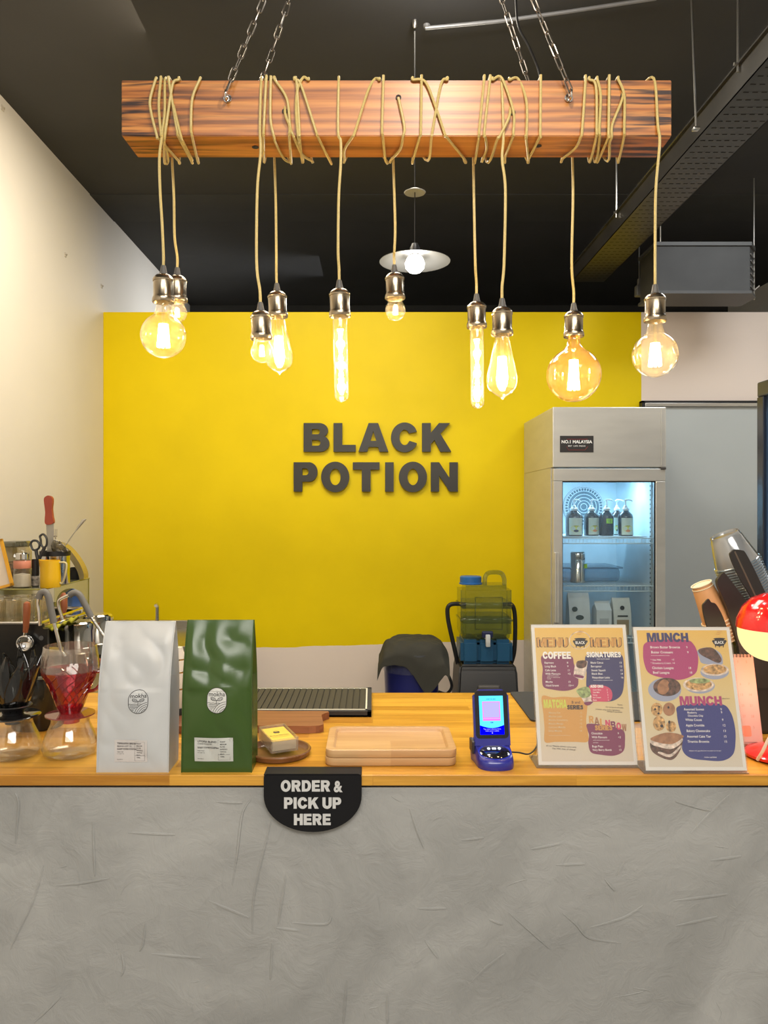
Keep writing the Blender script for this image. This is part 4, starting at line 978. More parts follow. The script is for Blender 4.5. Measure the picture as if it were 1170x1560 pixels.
def draw2(blob, T, ell, hv):
    blob([(150, 290), (300, 262), (500, 265), (560, 300), (596, 380), (598, 480), (570, 560), (450, 610), (300, 595), (180, 555), (140, 480), (128, 380)], 9)
    hv('MUNCH', 165, 282, 80, 3, 355, 7)
    for i, (a, b, y) in enumerate((('Brown Butter Brownie', '9', 338), ('Butter Croissant', '9', 382), ('Chicken Lasagna', '18', 518), ('Beef Lasagna', '18', 558))): T(a, 190+i*7, y, 22, 6, .008, .95); T(b, 498+i*8, y, 20, 6)
    T('served warm with butter and jam', 195, 404, 9, 6); T('* Oat Milk', 192, 446, 16, 6); T('+3', 372, 444, 16, 6); T('* Strawberry Cream', 192, 474, 16, 6); T('+4', 378, 474, 16, 6)
    pot(ell, T, blob, 783, 285, .92)
    # pastries
    blob([(598, 352), (700, 330), (790, 380), (812, 450), (790, 480), (640, 470), (610, 420)], 15, 3); blob([(605, 350), (680, 330), (740, 345), (800, 430), (770, 465), (680, 425), (620, 390)], 11, 5)
    ell(740, 545, 122, 62, 15, 3); ell(742, 525, 120, 52, 13, 4); ell(742, 522, 100, 42, 12, 6)
    ell(310, 695, 142, 100, 15, 3); ell(330, 672, 118, 78, 11, 5); ell(300, 672, 50, 66, 16, 6, 20); ell(390, 660, 52, 40, 11, 7)
    ell(612, 662, 128, 66, 15, 3); ell(600, 652, 132, 60, 13, 4); ell(602, 650, 112, 48, 12, 6); ell(610, 620, 90, 22, 14, 7)
    ell(240, 862, 50, 56, 12, 5); ell(345, 860, 52, 56, 16, 5); ell(225, 860, 9, 10, 7, 7); ell(260, 840, 8, 8, 7, 7); ell(340, 845, 9, 10, 7, 7); ell(255, 895, 9, 9, 7, 7)
    ell(258, 978, 52, 62, 12, 5); ell(360, 1005, 44, 46, 12, 5); ell(280, 1000, 14, 13, 7, 7); ell(345, 968, 10, 14, 7, 7)
    blob([(190, 1110), (320, 1060), (450, 1080), (440, 1190), (355, 1280), (200, 1215)], 11, 4); blob([(186, 1100), (320, 1055), (452, 1075), (455, 1100), (360, 1150), (220, 1130)], 16, 6)
    blob([(186, 1118), (280, 1128), (360, 1150), (452, 1102), (445, 1140), (360, 1190), (240, 1170), (190, 1150)], 13, 5); blob([(260, 1212), (350, 1232), (440, 1160), (430, 1190), (350, 1256), (250, 1226)], 13, 6)
    blob([(425, 835), (600, 812), (800, 818), (870, 880), (905, 990), (912, 1110), (890, 1230), (800, 1285), (650, 1282), (520, 1262), (455, 1200), (455, 1100), (425, 990), (412, 900)], 10)
    hv('MUNCH', 440, 828, 78, 9, 362, 7)
    for i, (a, b, y) in enumerate((('Assorted Scones', '9', 870), ('Blueberry', '9', 896), ('Chocolate Chip', '', 922), ('White Cocoa', '9', 958), ('Apple Crumble', '12', 1004), ('Bakery Cheesecake', '13', 1050), ('Assorted Cake Tier', '15', 1096), ('Tiramisu Brownie', '15', 1138))):
        ind = 25 if i in (1, 2) else 0
        T(a, 472+i*4+ind, y, 21 if not ind else 17, 6, .008, .9)
        if b: T(b, 785+i*4, y, 20, 6)
    T('allergens: milk, egg, wheat and nuts, please ask the team', 510, 1208, 9, 6); T('menu updates', 640, 1262, 14, 6); T('baked here', 800, 775, 11, 7)
stand(896, 1.635, ((95, 108), (955, 115), (1075, 1385), (175, 1375)), 'left menu card with coffee and matcha drinks on orange paper', 'clear acrylic stand holding the drinks menu', draw1, 'menu cards')
stand(1061, 1.600, ((45, 150), (870, 150), (1005, 1360), (140, 1370)), 'right menu card headed MUNCH with pictures of pastries', 'clear acrylic stand holding the food menu, right of the other', draw2, 'menu cards')

# ------------------------------------------------------------------ payment speaker
t = thing('payment_terminal', 'blue payment sound box with glowing upright screen on the counter', 'payment terminal', (PX(752, 1.66), 1.66, ZC), (0, 0, .05))
blue = mat('blue shell', (.015, .018, .22), .3, var=.05, coat=.3)
# rounded foot
o = [tuple(v[:2]) for v in smooth([(-.036, -.030, 0), (-.018, -.046, 0), (.018, -.046, 0), (.036, -.030, 0), (.040, .01, 0), (.040, .045, 0), (0, .05, 0), (-.040, .045, 0), (-.040, .01, 0)], 6, True)]
mb = MB(); n = len(o); vs = []; rings = [(1, 0), (1.02, .006), (1.0, .014), (.93, .020)]
for k, z in rings: vs += [(x*k, y*k, z+max(0, (y+.045))*.28*(z/.02)) for x, y in o]
fs = [(j*n+i, j*n+(i+1) % n, (j+1)*n+(i+1) % n, (j+1)*n+i) for j in range(3) for i in range(n)]+[tuple(range(n))[::-1], tuple(3*n+i for i in range(n))]
mb.add(vs, fs); mb.build('foot', blue, t, True, math.radians(60))
mb = MB(); Rk = Matrix.Translation((0, -.012, .0285)) @ Matrix.Rotation(math.radians(15.5), 4, 'X')
mb.lathe([(0, .0025), (.026, .002), (.0295, 0), (.0295, -.006), (0, -.006)], seg=40, M=Rk, sx=1.12, sy=.88); mb.build('speaker_pad', mat('glossy black dome', (.008, .008, .012), .06, coat=.6), t, True)
mb = MB(); mb.lathe([(.0300, .001), (.0315, .0016), (.0322, -.003), (.030, -.004)], seg=40, M=Rk, sx=1.12, sy=.88); mb.build('pad_ring', mat('lit blue ring', (.03, .05, .55), .15, coat=.5), t, True)
mb = MB(); K = Rk @ Matrix.Translation((0, 0, .0031))
for x in (-.0115, .0115): mb.lathe([(0, 0), (.0034, 0), (.0034, .0002), (0, .0002)], (x, .0095, 0), 18, M=K)
mb.fill([rrect(-.0045, .0065, .0045, .0125, .0015), rrect(-.0025, .0083, .0025, .0108, .0008)[::-1]], 0, K); mb.build('button_icons', emit('lit icon', (.75, .85, 1), 1.6), t)
# screen body leaning back
R = Matrix.Translation((0, .012, .022)) @ Matrix.Rotation(math.radians(-13), 4, 'X')
bm = bmesh.new(); bmesh.ops.create_cube(bm, size=1)
for v in bm.verts: v.co = Vector((v.co.x*.079, v.co.y*.014, (v.co.z+.5)*.132))
bmesh.ops.bevel(bm, geom=[e for e in bm.edges if abs(e.verts[0].co.y-e.verts[1].co.y) > .01], offset=.011, segments=6, affect='EDGES')
bmesh.ops.bevel(bm, geom=bm.edges[:], offset=.002, segments=2, affect='EDGES')
MB().bmx(bm, 0, R).build('screen_housing', blue, t, True, math.radians(50))
S = R @ Matrix.Translation((0, -.0073, 0)) @ RX90
MB().fill([rrect(-.036, .028, .036, .129, .008)], 0, S, .0005).build('bezel', mat('black bezel', (.006, .006, .012), .12), t)
mb = MB(); S1 = S @ Matrix.Translation((0, 0, .0002))
mb.fill([[(-.0265, .036), (.0265, .036), (.0265, .118), (-.0265, .118)]], 0, S1)
S2 = S1 @ Matrix.Translation((0, 0, .00012)); mb.fill([[(-.0265, .036), (.0265, .036), (.0265, .056)]+[(.0265-.053*i/12, .056-.006*math.sin(PI*i/12)) for i in range(1, 12)]+[(-.0265, .056)]], 1, S2)
mb.fill([[(-.0195, .070), (.0195, .070), (.0195, .106), (-.0195, .106)]], 3, S2)
S3 = S2 @ Matrix.Translation((0, 0, .00012)); mb.fill([[(-.0175, .072), (.0175, .072), (.0175, .1045), (-.0175, .1045)]], 2, S3); mb.fill([[(-.0195, .0650), (.0195, .0650), (.0195, .0695), (-.0195, .0695)]], 3, S3)
mb.text('scan to pay', .0045, 0, .110, 4, S3, .01, 'CENTER'); mb.text('RM', .0045, 0, .0600, 4, S3, .02, 'CENTER')
mb.text('Tap your phone here', .0045, 0, .0465, 2, S3, .0, 'CENTER'); mb.text('with your wallet', .0045, 0, .0425, 2, S3, .0, 'CENTER')
mb.lathe([(0, 0), (.0013, 0), (.0013, .0002), (0, .0002)], (0, .0395, 0), 12, 2, M=S3)
mb.build('screen', [emit('screen sky blue', (.07, .48, 1), 1.35), emit('screen deep blue', (.0, .0, .82), 1.5), emit('screen pale', (.36, .33, .62), 1.0), emit('screen magenta', (.72, .16, .62), 1.0), emit('screen text', (.01, .06, .3), 1.)], t)
mb = MB().box((-.045, .01, .018), (-.0385, .045, .045), bev=.002); mb.box((-.036, .045, .003), (.036, .056, .04), bev=.004); mb.build('rear_bracket', mat('dark bracket', (.03, .025, .03), .4), t)
mb = MB().tube(smooth([(.040, .02, .018), (.06, .022, .016), (.085, .03, .010), (.12, .10, .004), (.15, .2, .003)], 6), .0018, 6); mb.build('charging_cable', M['black_plastic'], t, True)
# black mat
x0 = PX(777, 2.29)
mb = MB().fill([rrect(x0, 1.985, x0+.56, 2.294, .012)], 0, None, .004)
tag(mb.build('rubber_mat', mat('dark rubber', (.028, .027, .026), .75, bump=.4, bscale=300), loc=(0, 0, ZC+.0045)), 'flat black rubber mat behind the menu cards', 'mat')
# ------------------------------------------------------------------ wall letters
YW = YB-.006
ML = mat('dark grey letter', (.024, .023, .020), .42, var=.08, vscale=3)
def letters(wd, boxes, y0, y1, which):
    seen = {}
    for c, (a, b) in zip(wd, boxes):
        g, adv = glyph(c); h = (y1-y0)*YW/F; wpx = (b-a)*YW/F
        k = wpx/adv/h
        mb = MB().fill([[(p[0]*h*k, p[1]*h) for p in l] for l in g], 0, RX90, -.022)
        seen[c] = seen.get(c, 0)+1
        extra = {1: 'first ', 2: 'second '}[seen[c]] if wd.count(c) > 1 else ''
        o = mb.build('wall_letter', ML, None, loc=(PX(a, YW), YW, PZ(y1, YW)))
        tag(o, 'raised dark letter, the %s%s of the word %s on the yellow wall' % (extra, c, wd), 'letter', 'raised letters on the yellow wall')
s = 1/4.034
letters('BLACK', [(430+a*s, 430+b*s) for a, b in ((133, 291), (316, 452), (468, 652), (668, 828), (858, 1037))], 645, 688.5, 'upper')
letters('POTION', [(430+a*s, 430+b*s) for a, b in ((72, 218), (240, 413), (434, 598), (632, 684), (716, 888), (912, 1077))], 704.5, 749, 'lower')

# ------------------------------------------------------------------ steel glass-door fridge
FD, FBk = 4.06, 4.83
fx0, fx1 = PX(842, FD), PX(1015, FD); fw = fx1-fx0; fz = PZ(620, FD)
t = thing('fridge', 'tall stainless glass-door fridge with lit bottles, against the back wall', 'fridge', (fx0, FD, 0))
m_st = mat('worn brushed steel', (.58, .57, .53), .34, .5, var=.06, vscale=3, stretch=(1, 1, 5), bump=.08, bscale=6)
zt = PZ(712, FD); zo1 = PZ(733, FD); ox0, ox1 = PX(857, FD)-fx0, PX(999, FD)-fx0
mb = MB(); dp = FBk-FD
mb.box((0, .045, .05), (.02, dp, zt-.0005)); mb.box((fw-.02, .045, .05), (fw, dp, zt-.0005)); mb.box((.02, dp-.02, .05), (fw-.02, dp, zt-.0005))
mb.box((.02, .045, .05), (fw-.02, dp-.02, .12)); mb.box((.0, .0, zt), (fw, dp, fz), bev=.004)
mb.box((fw*.955, -.003, zt+.01), (fw*.965, .002, fz-.01)); mb.build('cabinet', m_st, t)
mb = MB().box((.0201, .06, .1201), (.03, dp-.0201, zt-.001)); mb.box((fw-.03, .06, .1201), (fw-.0201, dp-.0201, zt-.001)); mb.box((.03, dp-.034, .1201), (fw-.03, dp-.0201, zt-.001)); mb.box((.03, .06, zt-.012), (fw-.03, dp-.034, zt-.001))
mb.build('liner', mat('white liner', (.60, .68, .72), .4), t)

db = zt-.006
mb = MB(); o0 = .004
mb.box((o0, 0, zo1), (fw-.004, .04, db), bev=.003); mb.box((o0, 0, .08), (ox0, .04, zo1), bev=.003); mb.box((ox1, 0, .08), (fw-.004, .04, zo1), bev=.003); mb.box((ox0, 0, .08), (ox1, .04, .16), bev=.003)
dr = mb.build('door', m_st, t)
mb = MB().box((ox0, .012, .16), (ox1, .016, zo1)); mb.build('door_glass', glass('door glass', (.93, .97, .98), .03, (.7, .85, .95)), dr)
mb = MB(); g = .006
mb.box((ox0, .005, zo1-g), (ox1, .011, zo1)); mb.box((ox0, .005, .16), (ox0+g*.5, .011, zo1)); mb.box((ox1-g, .005, .16), (ox1, .011, zo1)); mb.build('gasket', M['black_plastic'], dr)
mb = MB().box((.006, -.022, .95), (.018, 0, 1.32), bev=.004); mb.box((.018, -.022, .95), (.03, -.012, 1.32), bev=.003); mb.build('handle', m_st, dr)
for i in (0, 1):
    mb = MB().box((fw-.03, -.006, (zt-.012, .06)[i]), (fw-.002, .02, (zt, .075)[i]), bev=.002); mb.build('hinge', mat('hinge grease', (.05, .045, .04), .5), t)
sx0, sx1 = PX(853, FD)-fx0, PX(904, FD)-fx0; sz0, sz1 = PZ(689, FD), PZ(664, FD)
mb = MB().box((sx0, -.002, sz0), (sx1, -.0003, sz1), 0); K = Matrix.Translation((0, -.0022, 0)) @ RX90
hh = sz1-sz0; mb.text('NO.1 MALAYSIA', hh*.26, (sx0+sx1)/2, sz0+hh*.55, 1, K, .03, 'CENTER'); mb.text('best  cafe  fridge'.upper(), hh*.12, (sx0+sx1)/2, sz0+hh*.34, 1, K, .0, 'CENTER')
mb.tube([(sx0+.035, -.0022, sz0+.03), (sx0+.045, -.0022, sz0+.012), (sx1-.045, -.0022, sz0+.012), (sx1-.03, -.0022, sz0+.03)], .0007, 4, 2); mb.tube([(sx0+.035, -.0022, sz1-.018), (sx1-.03, -.0022, sz1-.018)], .0007, 4, 2)
mb.build('sticker', [M['ink'], M['white_ink'], mat('red print', (.4, .02, .02), .5)], t)
for i, x in enumerate((.045, fw-.075)):
    mb = MB().lathe([(0, 0), (.02, 0), (.02, .05), (0, .05)], (x+.015, .1, 0), 16); mb.build('foot', M['black_plastic'], t, True)
mb = MB().box((.05, .30, zt-.03), (fw-.05, .34, zt-.0125)); mb.build('light_tube', emit('cold fridge light', (.6, .85, 1), 7), t)
mb = MB(); fcx = PX(898, 4.66)-fx0; fcz = PZ(772, 4.66); yy = dp-.045
for r in (.125, .118, .098, .078, .058, .038, .02): mb.tube([(fcx+r*math.cos(a), yy, fcz+r*math.sin(a)) for a in [2*PI*i/36 for i in range(36)]], .0022, 5, closed=True)
for k in range(40):
    a = 2*PI*k/40; mb.tube([(fcx+.10*math.cos(a), yy, fcz+.10*math.sin(a)), (fcx+.12*math.cos(a), yy, fcz+.12*math.sin(a))], .0022, 5)
mb.build('fan_guard', mat('white wire', (.8, .85, .88), .35), t, True)
MB().lathe([(0, 0), (.128, 0), (.128, .006), (0, .006)], seg=40, M=Matrix.Translation((fcx, yy+.012, fcz)) @ RX90).build('fan_opening', mat('dark fan opening', (.12, .17, .2), .6), t, True)
Mw = mat('white coated wire', (.62, .68, .7), .4)
shz = [PZ(819, 4.12), PZ(892, 4.12), .86, .52]
for i, z in enumerate(shz):
    mb = MB(); y0, y1 = .075, dp-.06
    for dz in (0, -.028): mb.tube([(.036, y0, z+dz-.004), (fw-.036, y0, z+dz-.004)], .0028, 6)
    mb.tube([(.036, y1, z-.004), (fw-.036, y1, z-.004)], .0028, 6)
    for k in range(27): x = .045+k*(fw-.09)/26; mb.tube([(x, y0, z-.028), (x, y0, z-.003), (x, y1, z-.003)], .0016, 5)
    mb.build('wire_shelf', Mw, t, True)
for x in (.0335, fw-.0355):
    mb = MB().box((x-.002, .12, .2), (x+.002, .14, zt-.05)); 
    for k in range(60): z = .22+k*.025; mb.box((x-.003, .124, z), (x+.003, .136, z+.008), 1)
    mb.build('shelf_rail', [m_st, M['black_plastic']], t)
mb = MB(); z = shz[0]
mb.box((.042, .085, z+.0015), (fw-.07, .50, z+.006), bev=.002); tag(mb.build('shelf_liner', mat('pale tray', (.6, .68, .74), .4), loc=(fx0, FD, 0)), 'pale flat tray under the pump bottles in the fridge', 'tray')
# bottles
def pump_bottle(px, d_, r, label, paper, tagc=None, ztop=None, turn=0., lw=1.):
    z = shz[0]+.0065; H_ = .142
    t = thing('pump_bottle', label, 'pump bottle', (PX(px, d_), d_, z), (0, 0, turn), 'pump bottles in the fridge')
    MB().lathe([(0, 0), (r*.95, 0), (r, .004), (r, H_*.72), (r*.9, H_*.82), (r*.5, H_*.93), (r*.42, H_*.96), (r*.42, H_), (0, H_)], seg=28).build('bottle', mat('dark syrup bottle', (.03, .02, .018), .14, coat=.4), t, True)
    mb = MB().lathe([(0, .0), (r*.5, 0), (r*.5, .012), (r*.3, .016), (r*.22, .026), (.004, .03), (.004, .052), (0, .052)], (0, 0, H_-.004), 20)
    mb.tube([(0, 0, H_+.048), (0, 0, H_+.056)], .010, 12); mb.tube(smooth([(0, 0, H_+.054), (.0, -.012, H_+.056), (.022, -.020, H_+.053), (.030, -.022, H_+.046)], 4), .0035, 8)
    mb.build('pump_head', mat('white pump', (.75, .78, .8), .35), t, True)
    mb = MB(); K = Matrix.Identity(4)
    def cyl(u, v, off): a = (-PI/2)+u/r; return Vector(((r+off)*math.cos(a), (r+off)*math.sin(a), v))
    if paper:
        lw_ = r*.85*lw; n = 12; vs = [cyl(-lw_+2*lw_*i/n, z_, .0006) for z_ in (.006, .098) for i in range(n+1)]
        mb.add(vs, [(i, i+1, n+2+i, n+1+i) for i in range(n)], 0)
        def dot(u0, v0, ru, rv, mi, off=.0011):
            vs = [cyl(u0, v0, off)]+[cyl(u0+ru*math.cos(2*PI*i/16), v0+rv*math.sin(2*PI*i/16), off) for i in range(16)]; mb.add(vs, [(0, i+1, (i+1) % 16+1) for i in range(16)], mi)
        dot(0, .040, lw_*.75, .018, 1); dot(0, .028, lw_*.35, .007, tagc, .0015)
        mb.text('berry' if tagc == 2 else 'peach', .010, 0, .052, 2, None, .01, 'CENTER', lambda v: cyl(v.x, v.y, .0013))
        mb.build('paper_label', [mat('cream label', (.62, .68, .55), .5), mat('yellow splash', (.72, .70, .08), .5), mat('dark mark', (.04, .04, .07), .5), mat('peach mark', (.72, .28, .12), .5)], t)
    elif tagc:
        vs = [cyl(-.012+.036*i/8, z_, .0008) for z_ in (.068, .094) for i in range(9)]; mb.add(vs, [(i, i+1, 10+i, 9+i) for i in range(8)], 0)
        mb.text('DAIRY', .008, .006, .083, 1, None, .02, 'CENTER', lambda v: cyl(v.x, v.y, .0013)); mb.text('FREE', .008, .006, .073, 1, None, .02, 'CENTER', lambda v: cyl(v.x, v.y, .0013))
        mb.build('sticker', [mat('neon green sticker', (.45, .85, .03), .5), M['ink']], t)
pump_bottle(874.5, 4.22, .046, 'leftmost pump bottle on the upper fridge shelf with wide cream label', True, 2)
pump_bottle(901, 4.26, .041, 'second pump bottle from the left, cream label with yellow splash', True, 3, turn=.2)
pump_bottle(924, 4.24, .039, 'unlabelled dark pump bottle wearing a small neon green sticker', False, 1)
pump_bottle(940, 4.34, .034, 'pump bottle half hidden behind the rightmost one', True, 2, lw=.7, turn=-.2)
pump_bottle(953, 4.22, .041, 'rightmost pump bottle, cream label with an orange fruit mark', True, 3)
# lower things
z2 = shz[1]
t = thing('steel_canister', 'shiny steel canister with a green tag on the middle fridge shelf', 'canister', (PX(880, 4.3), 4.3, z2))
MB().lathe([(0, 0), (.040, 0), (.040, .125), (.038, .128), (.040, .131), (.040, .165), (.036, .171), (0, .171)], seg=32).build('canister_body', M['chrome'], t, True)
MB().box((.03, -.03, .08), (.046, -.022, .105), bev=.002).build('tag', mat('neon tag', (.45, .8, .05), .5), t)
mb = MB().box((0, 0, 0), (.33, .3, .075), bev=.02); mb.box((-.01, -.01, .072), (.34, .31, .082), bev=.003)
tag(mb.build('plastic_tub', glass('milky tub', (.75, .85, .92), .35, (.55, .65, .72)), loc=(fx0+.12, FD+.28, z2+.001)), 'large cloudy plastic tub on the middle fridge shelf', 'tub')
z3 = shz[2]
def carton(px0, px1, d_, top, label, nm, mk, pat=False, gable=False):
    x0, x1 = PX(px0, d_), PX(px1, d_); w_ = x1-x0; h = PZ(top, d_)-z3
    t = thing(nm, label, 'carton' if gable else 'bag', (x0, d_, z3), group='packs on the lower fridge shelf')
    mb = MB(); dpt = .09
    if gable:
        b_ = h-.045; mb.box((0, 0, 0), (w_, dpt, b_), bev=.001)
        mb.add([(0, 0, b_), (w_, 0, b_), (w_, dpt, b_), (0, dpt, b_), (0, dpt/2, h-.012), (w_, dpt/2, h-.012), (0, dpt/2, h), (w_, dpt/2, h)], [(0, 1, 5, 4), (3, 4, 5, 2), (0, 4, 3), (1, 2, 5), (4, 5, 7, 6)])
    else:
        n = 10; vs = []
        for j in range(n+1):
            v = j/n; dy = dpt*(1-v**3*.95); ww = w_*(1+.04*v)
            y0 = (dpt-dy)/2; vs += [((w_-ww)/2, y0, h*v), ((w_+ww)/2, y0, h*v), ((w_+ww)/2, y0+dy, h*v), ((w_-ww)/2, y0+dy, h*v)]
        mb.add(vs, [(4*j+i, 4*j+(i+1) % 4, 4*j+4+(i+1) % 4, 4*j+4+i) for j in range(n) for i in range(4)]+[(3, 2, 1, 0), tuple(4*n+i for i in range(4))])
    mb.build('pack', mk, t)
    return t, w_, h
wp = mat('white carton', (.66, .68, .68), .45)
t, w_, h = carton(868, 899, 4.2, 904, 'white and dark patterned milk pack in the lower fridge', 'milk_pack', wp)
mb = MB()
for x, z, a, b in ((.25, .62, .14, .06), (.7, .7, .16, .1), (.5, .42, .2, .06), (.2, .2, .12, .05)): mb.lathe([(0, 0), (1, 0), (1, .5), (0, .5)], seg=18, M=Matrix.Translation((w_*x, -.001+.035*(1 if z > .65 else .1), h*z)) @ RX90 @ Matrix.Diagonal((a*w_, b*h, .002, 1)))
mb.build('print', mat('dark print', (.05, .07, .07), .5), t)
t, w_, h = carton(909, 932, 4.2, 917, 'plain white gable-top carton in the lower fridge', 'milk_carton', wp, gable=True)
MB().box((w_*.2, -.001, h*.15), (w_*.8, 0, h*.5)).build('print', mat('grey panel', (.45, .46, .46), .5), t)
t, w_, h = carton(936, 962, 4.2, 912, 'white kraft coffee bag with dark crest, right in the lower fridge', 'kraft_bag', mat('white paper bag', (.66, .66, .62), .6))
mb = MB().box((w_*.15, -.0015, h*.0), (w_*.85, .0005, h*.42), 0); mb.box((w_*.2, .002, h*.50), (w_*.8, .0035, h*.54), 1)
mb.lathe([(0, 0), (.012, 0), (.012, .002), (0, .002)], (0, 0, 0), 16, 1, M=Matrix.Translation((w_*.5, .012, h*.74)) @ RX90); mb.build('print', [mat('kraft brown', (.34, .24, .13), .7), M['ink']], t)

# ------------------------------------------------------------------ blue bin, cloth, water dispenser
bd = 4.25
bx = PX(627, bd); br = (669-584)/2*bd/F; bz = PZ(992, bd)
t = thing('blue_bin', 'deep blue round bin with a clear liner, half covered by a cloth', 'bin', (bx, bd, 0))
MB().lathe([(0, .01), (br*.82, .0), (br, bz-.03), (br*1.03, bz-.03), (br*1.03, bz), (br*.97, bz), (br*.94, bz-.05), (br*.78, .02), (0, .02)], seg=40).build('bin_body', mat('deep blue plastic', (.012, .016, .13), .3, var=.05), t, True)
MB().lathe([(br*1.035, bz-.10), (br*1.045, bz-.06), (br*1.045, bz+.004), (br*.95, bz+.006), (br*.93, bz-.08)], seg=40).build('bin_liner', glass('clear liner', (.9, .92, .97), .12, (.6, .65, .8)), t, True)
mb = MB().tube(smooth([(br*.95, -.08, bz-.03), (br*1.22, -.09, bz-.10), (br*1.38, -.09, bz-.17), (br*1.2, -.1, bz-.21), (br*.9, -.10, bz-.20)], 6), .008, 8, rb=.012); mb.build('handle', M['black_plastic'], t, True)
# draped cloth, a height field over the bin mouth with hanging corners
def cloth():
    n = 46; vs = []; W = .47
    zt_ = PZ(973, bd)+.014
    for j in range(n+1):
        for i in range(n+1):
            u, v = -1+2*i/n, -1+2*j/n
            x = u*W/2; y = v*.21
            rr = math.hypot(x*.96, y)
            hang = max(0, rr-br*.98)
            xx = x if abs(x) < br*1.02 else math.copysign(br*1.02+(abs(x)-br*1.02)*.45, x)
            yy = y if abs(y) < br*1.04 else math.copysign(br*1.04+(abs(y)-br*1.04)*.15, y)
            z = zt_-.012-.05*(u*u)*.6-hang*(.95 if u < 0 else .75)+noise.noise(Vector((u*2.2, v*2.2, 1)))*.022+noise.noise(Vector((u*5, v*5, 4)))*.008
            if v < -.4: z -= (-v-.4)*.085*(1+.9*math.sin(u*3.1+.9))*.9
            if u > .1 and v < -.1: z -= (u-.1)*(-v-.1)*.03
            if v < -.6: z -= .11*(-v-.6)/.4*max(0, math.cos((u-.3)*3.0))**2
            vs.append((xx+.01*v, yy-.005, z))
    fs = [(j*(n+1)+i, j*(n+1)+i+1, (j+1)*(n+1)+i+1, (j+1)*(n+1)+i) for j in range(n) for i in range(n)]
    vs2 = [(x, y, z-.003) for x, y, z in vs]; N = len(vs)
    mb = MB().add(vs, fs).add(vs2, [tuple(reversed(f)) for f in fs])
    return mb
tag(cloth().build('draped_cloth', mat('dark olive grey cloth', (.032, .031, .023), .85, var=.15, bump=.6, bscale=500), None, True, False, loc=(PX(630, bd), bd, 0)), 'dark grey cloth draped over the blue bin', 'cloth')
# black stool-like bin with handles
kd = 4.15
t = thing('black_bin', 'black tapered bin with side handles carrying the water jug', 'bin', (PX(744, kd), kd+.15, 0))
kz = PZ(1014, kd); w0 = 54*kd/F; w1 = 42*kd/F
vs = [(-w0, -.17, .0), (w0, -.17, .0), (w0, .17, .0), (-w0, .17, .0), (-w1*1.06, -.15, kz-.03), (w1*1.06, -.15, kz-.03), (w1*1.06, .15, kz-.03), (-w1*1.06, .15, kz-.03), (-w1, -.13, kz), (w1, -.13, kz), (w1, .13, kz), (-w1, .13, kz)]
bm = bmesh.new(); bv = [bm.verts.new(v) for v in vs]
for f in ((3, 2, 1, 0), (8, 9, 10, 11)): bm.faces.new([bv[i] for i in f])
for a in (0, 4):
    for i in range(4): bm.faces.new([bv[a+i], bv[a+(i+1) % 4], bv[a+4+(i+1) % 4], bv[a+4+i]])
bmesh.ops.bevel(bm, geom=bm.edges[:], offset=.012, segments=3, affect='EDGES')
MB().bmx(bm).build('bin_body', M['black_plastic'], t, True)
mb = MB().box((-.06, -.182, kz-.26), (.06, -.16, kz-.10), bev=.01); mb.build('latch_panel', mat('grey panel', (.07, .065, .06), .5), t)
for s in (-1, 1):
    q = [(s*w1*1.0, .0, kz-.02), (s*w1*1.12, -.01, kz+.06), (s*w1*(1.38 if s < 0 else 1.14), -.01, kz+.24), (s*w1*(1.30 if s < 0 else 1.02), -.01, kz+.31), (s*w1*.70, 0, kz+.312)]
    MB().tube(smooth(q, 6), .009, 8, rb=.012).build('handle', M['black_plastic'], t, True)
# water jug on its blue base
t = thing('water_dispenser', 'square translucent water jug with blue cap and base standing on the black bin', 'water dispenser', (PX(743, kd), kd+.15, kz))
bz0 = PZ(975, kd)-kz; hw = 39.5*kd/F
def rbx(x0, y0, z0, x1, y1, z1, r, seg=5, mi=0, mb=None, M_=None):
    bm = bmesh.new(); bmesh.ops.create_cube(bm, size=1)
    for v in bm.verts: v.co = Vector((x0+(v.co.x+.5)*(x1-x0), y0+(v.co.y+.5)*(y1-y0), z0+(v.co.z+.5)*(z1-z0)))
    bmesh.ops.bevel(bm, geom=bm.edges[:], offset=r, segments=seg, affect='EDGES'); (mb or MB).bmx(bm, mi, M_)
mb = MB(); ba = mat('petrol blue plastic', (.012, .075, .16), .35)
for i in (-1, 0, 1): rbx(i*hw*.64-hw*.37, -.125, 0, i*hw*.64+hw*.37, .12, bz0*.96, .018, 4, 0, mb)
rbx(-hw*.97, -.11, .0, hw*.97, .12, bz0*.9, .02, 4, 0, mb); mb.build('base', ba, t, True)
jz1 = PZ(893, kd)-kz; jm = glass('grey green jug', (.74, .80, .74), .07, (.30, .34, .28), gl=1.6)
mb = MB(); rbx(-hw, -.115, bz0*.96, hw, .115, jz1, .028, 6, 0, mb)
for z in (.28, .56): rbx(-hw*1.03, -.12, bz0+(jz1-bz0)*z, hw*1.03, .12, bz0+(jz1-bz0)*(z+.12), .012, 3, 0, mb)
j = mb.build('jug', jm, t, True)
mb = MB(); z0_, z1_ = bz0+(jz1-bz0)*.18, bz0+(jz1-bz0)*.78
mb.tube([(-hw*.45, -.121, z0_), (hw*.6, -.121, z0_), (hw*.6, -.121, z1_), (-hw*.45, -.121, z1_)], .004, 6, closed=True); mb.build('embossed_frame', jm, j, True)
MB().box((-hw*.93, -.10, bz0*.98), (hw*.93, .10, bz0+(jz1-bz0)*.42), bev=.01).build('water', glass('water', (.72, .80, .80), .04, (.1, .15, .16)), t)
cxl = PX(728, kd)-PX(743, kd)
MB().lathe([(0, .045), (.054, .045), (.060, .040), (.060, .010), (.064, .008), (.064, 0), (0, 0)], (cxl-.02, 0, jz1-.003), 32).build('cap', mat('bright blue cap', (.02, .12, .36), .35), t, True)
hx_ = PX(760, kd)-PX(743, kd)
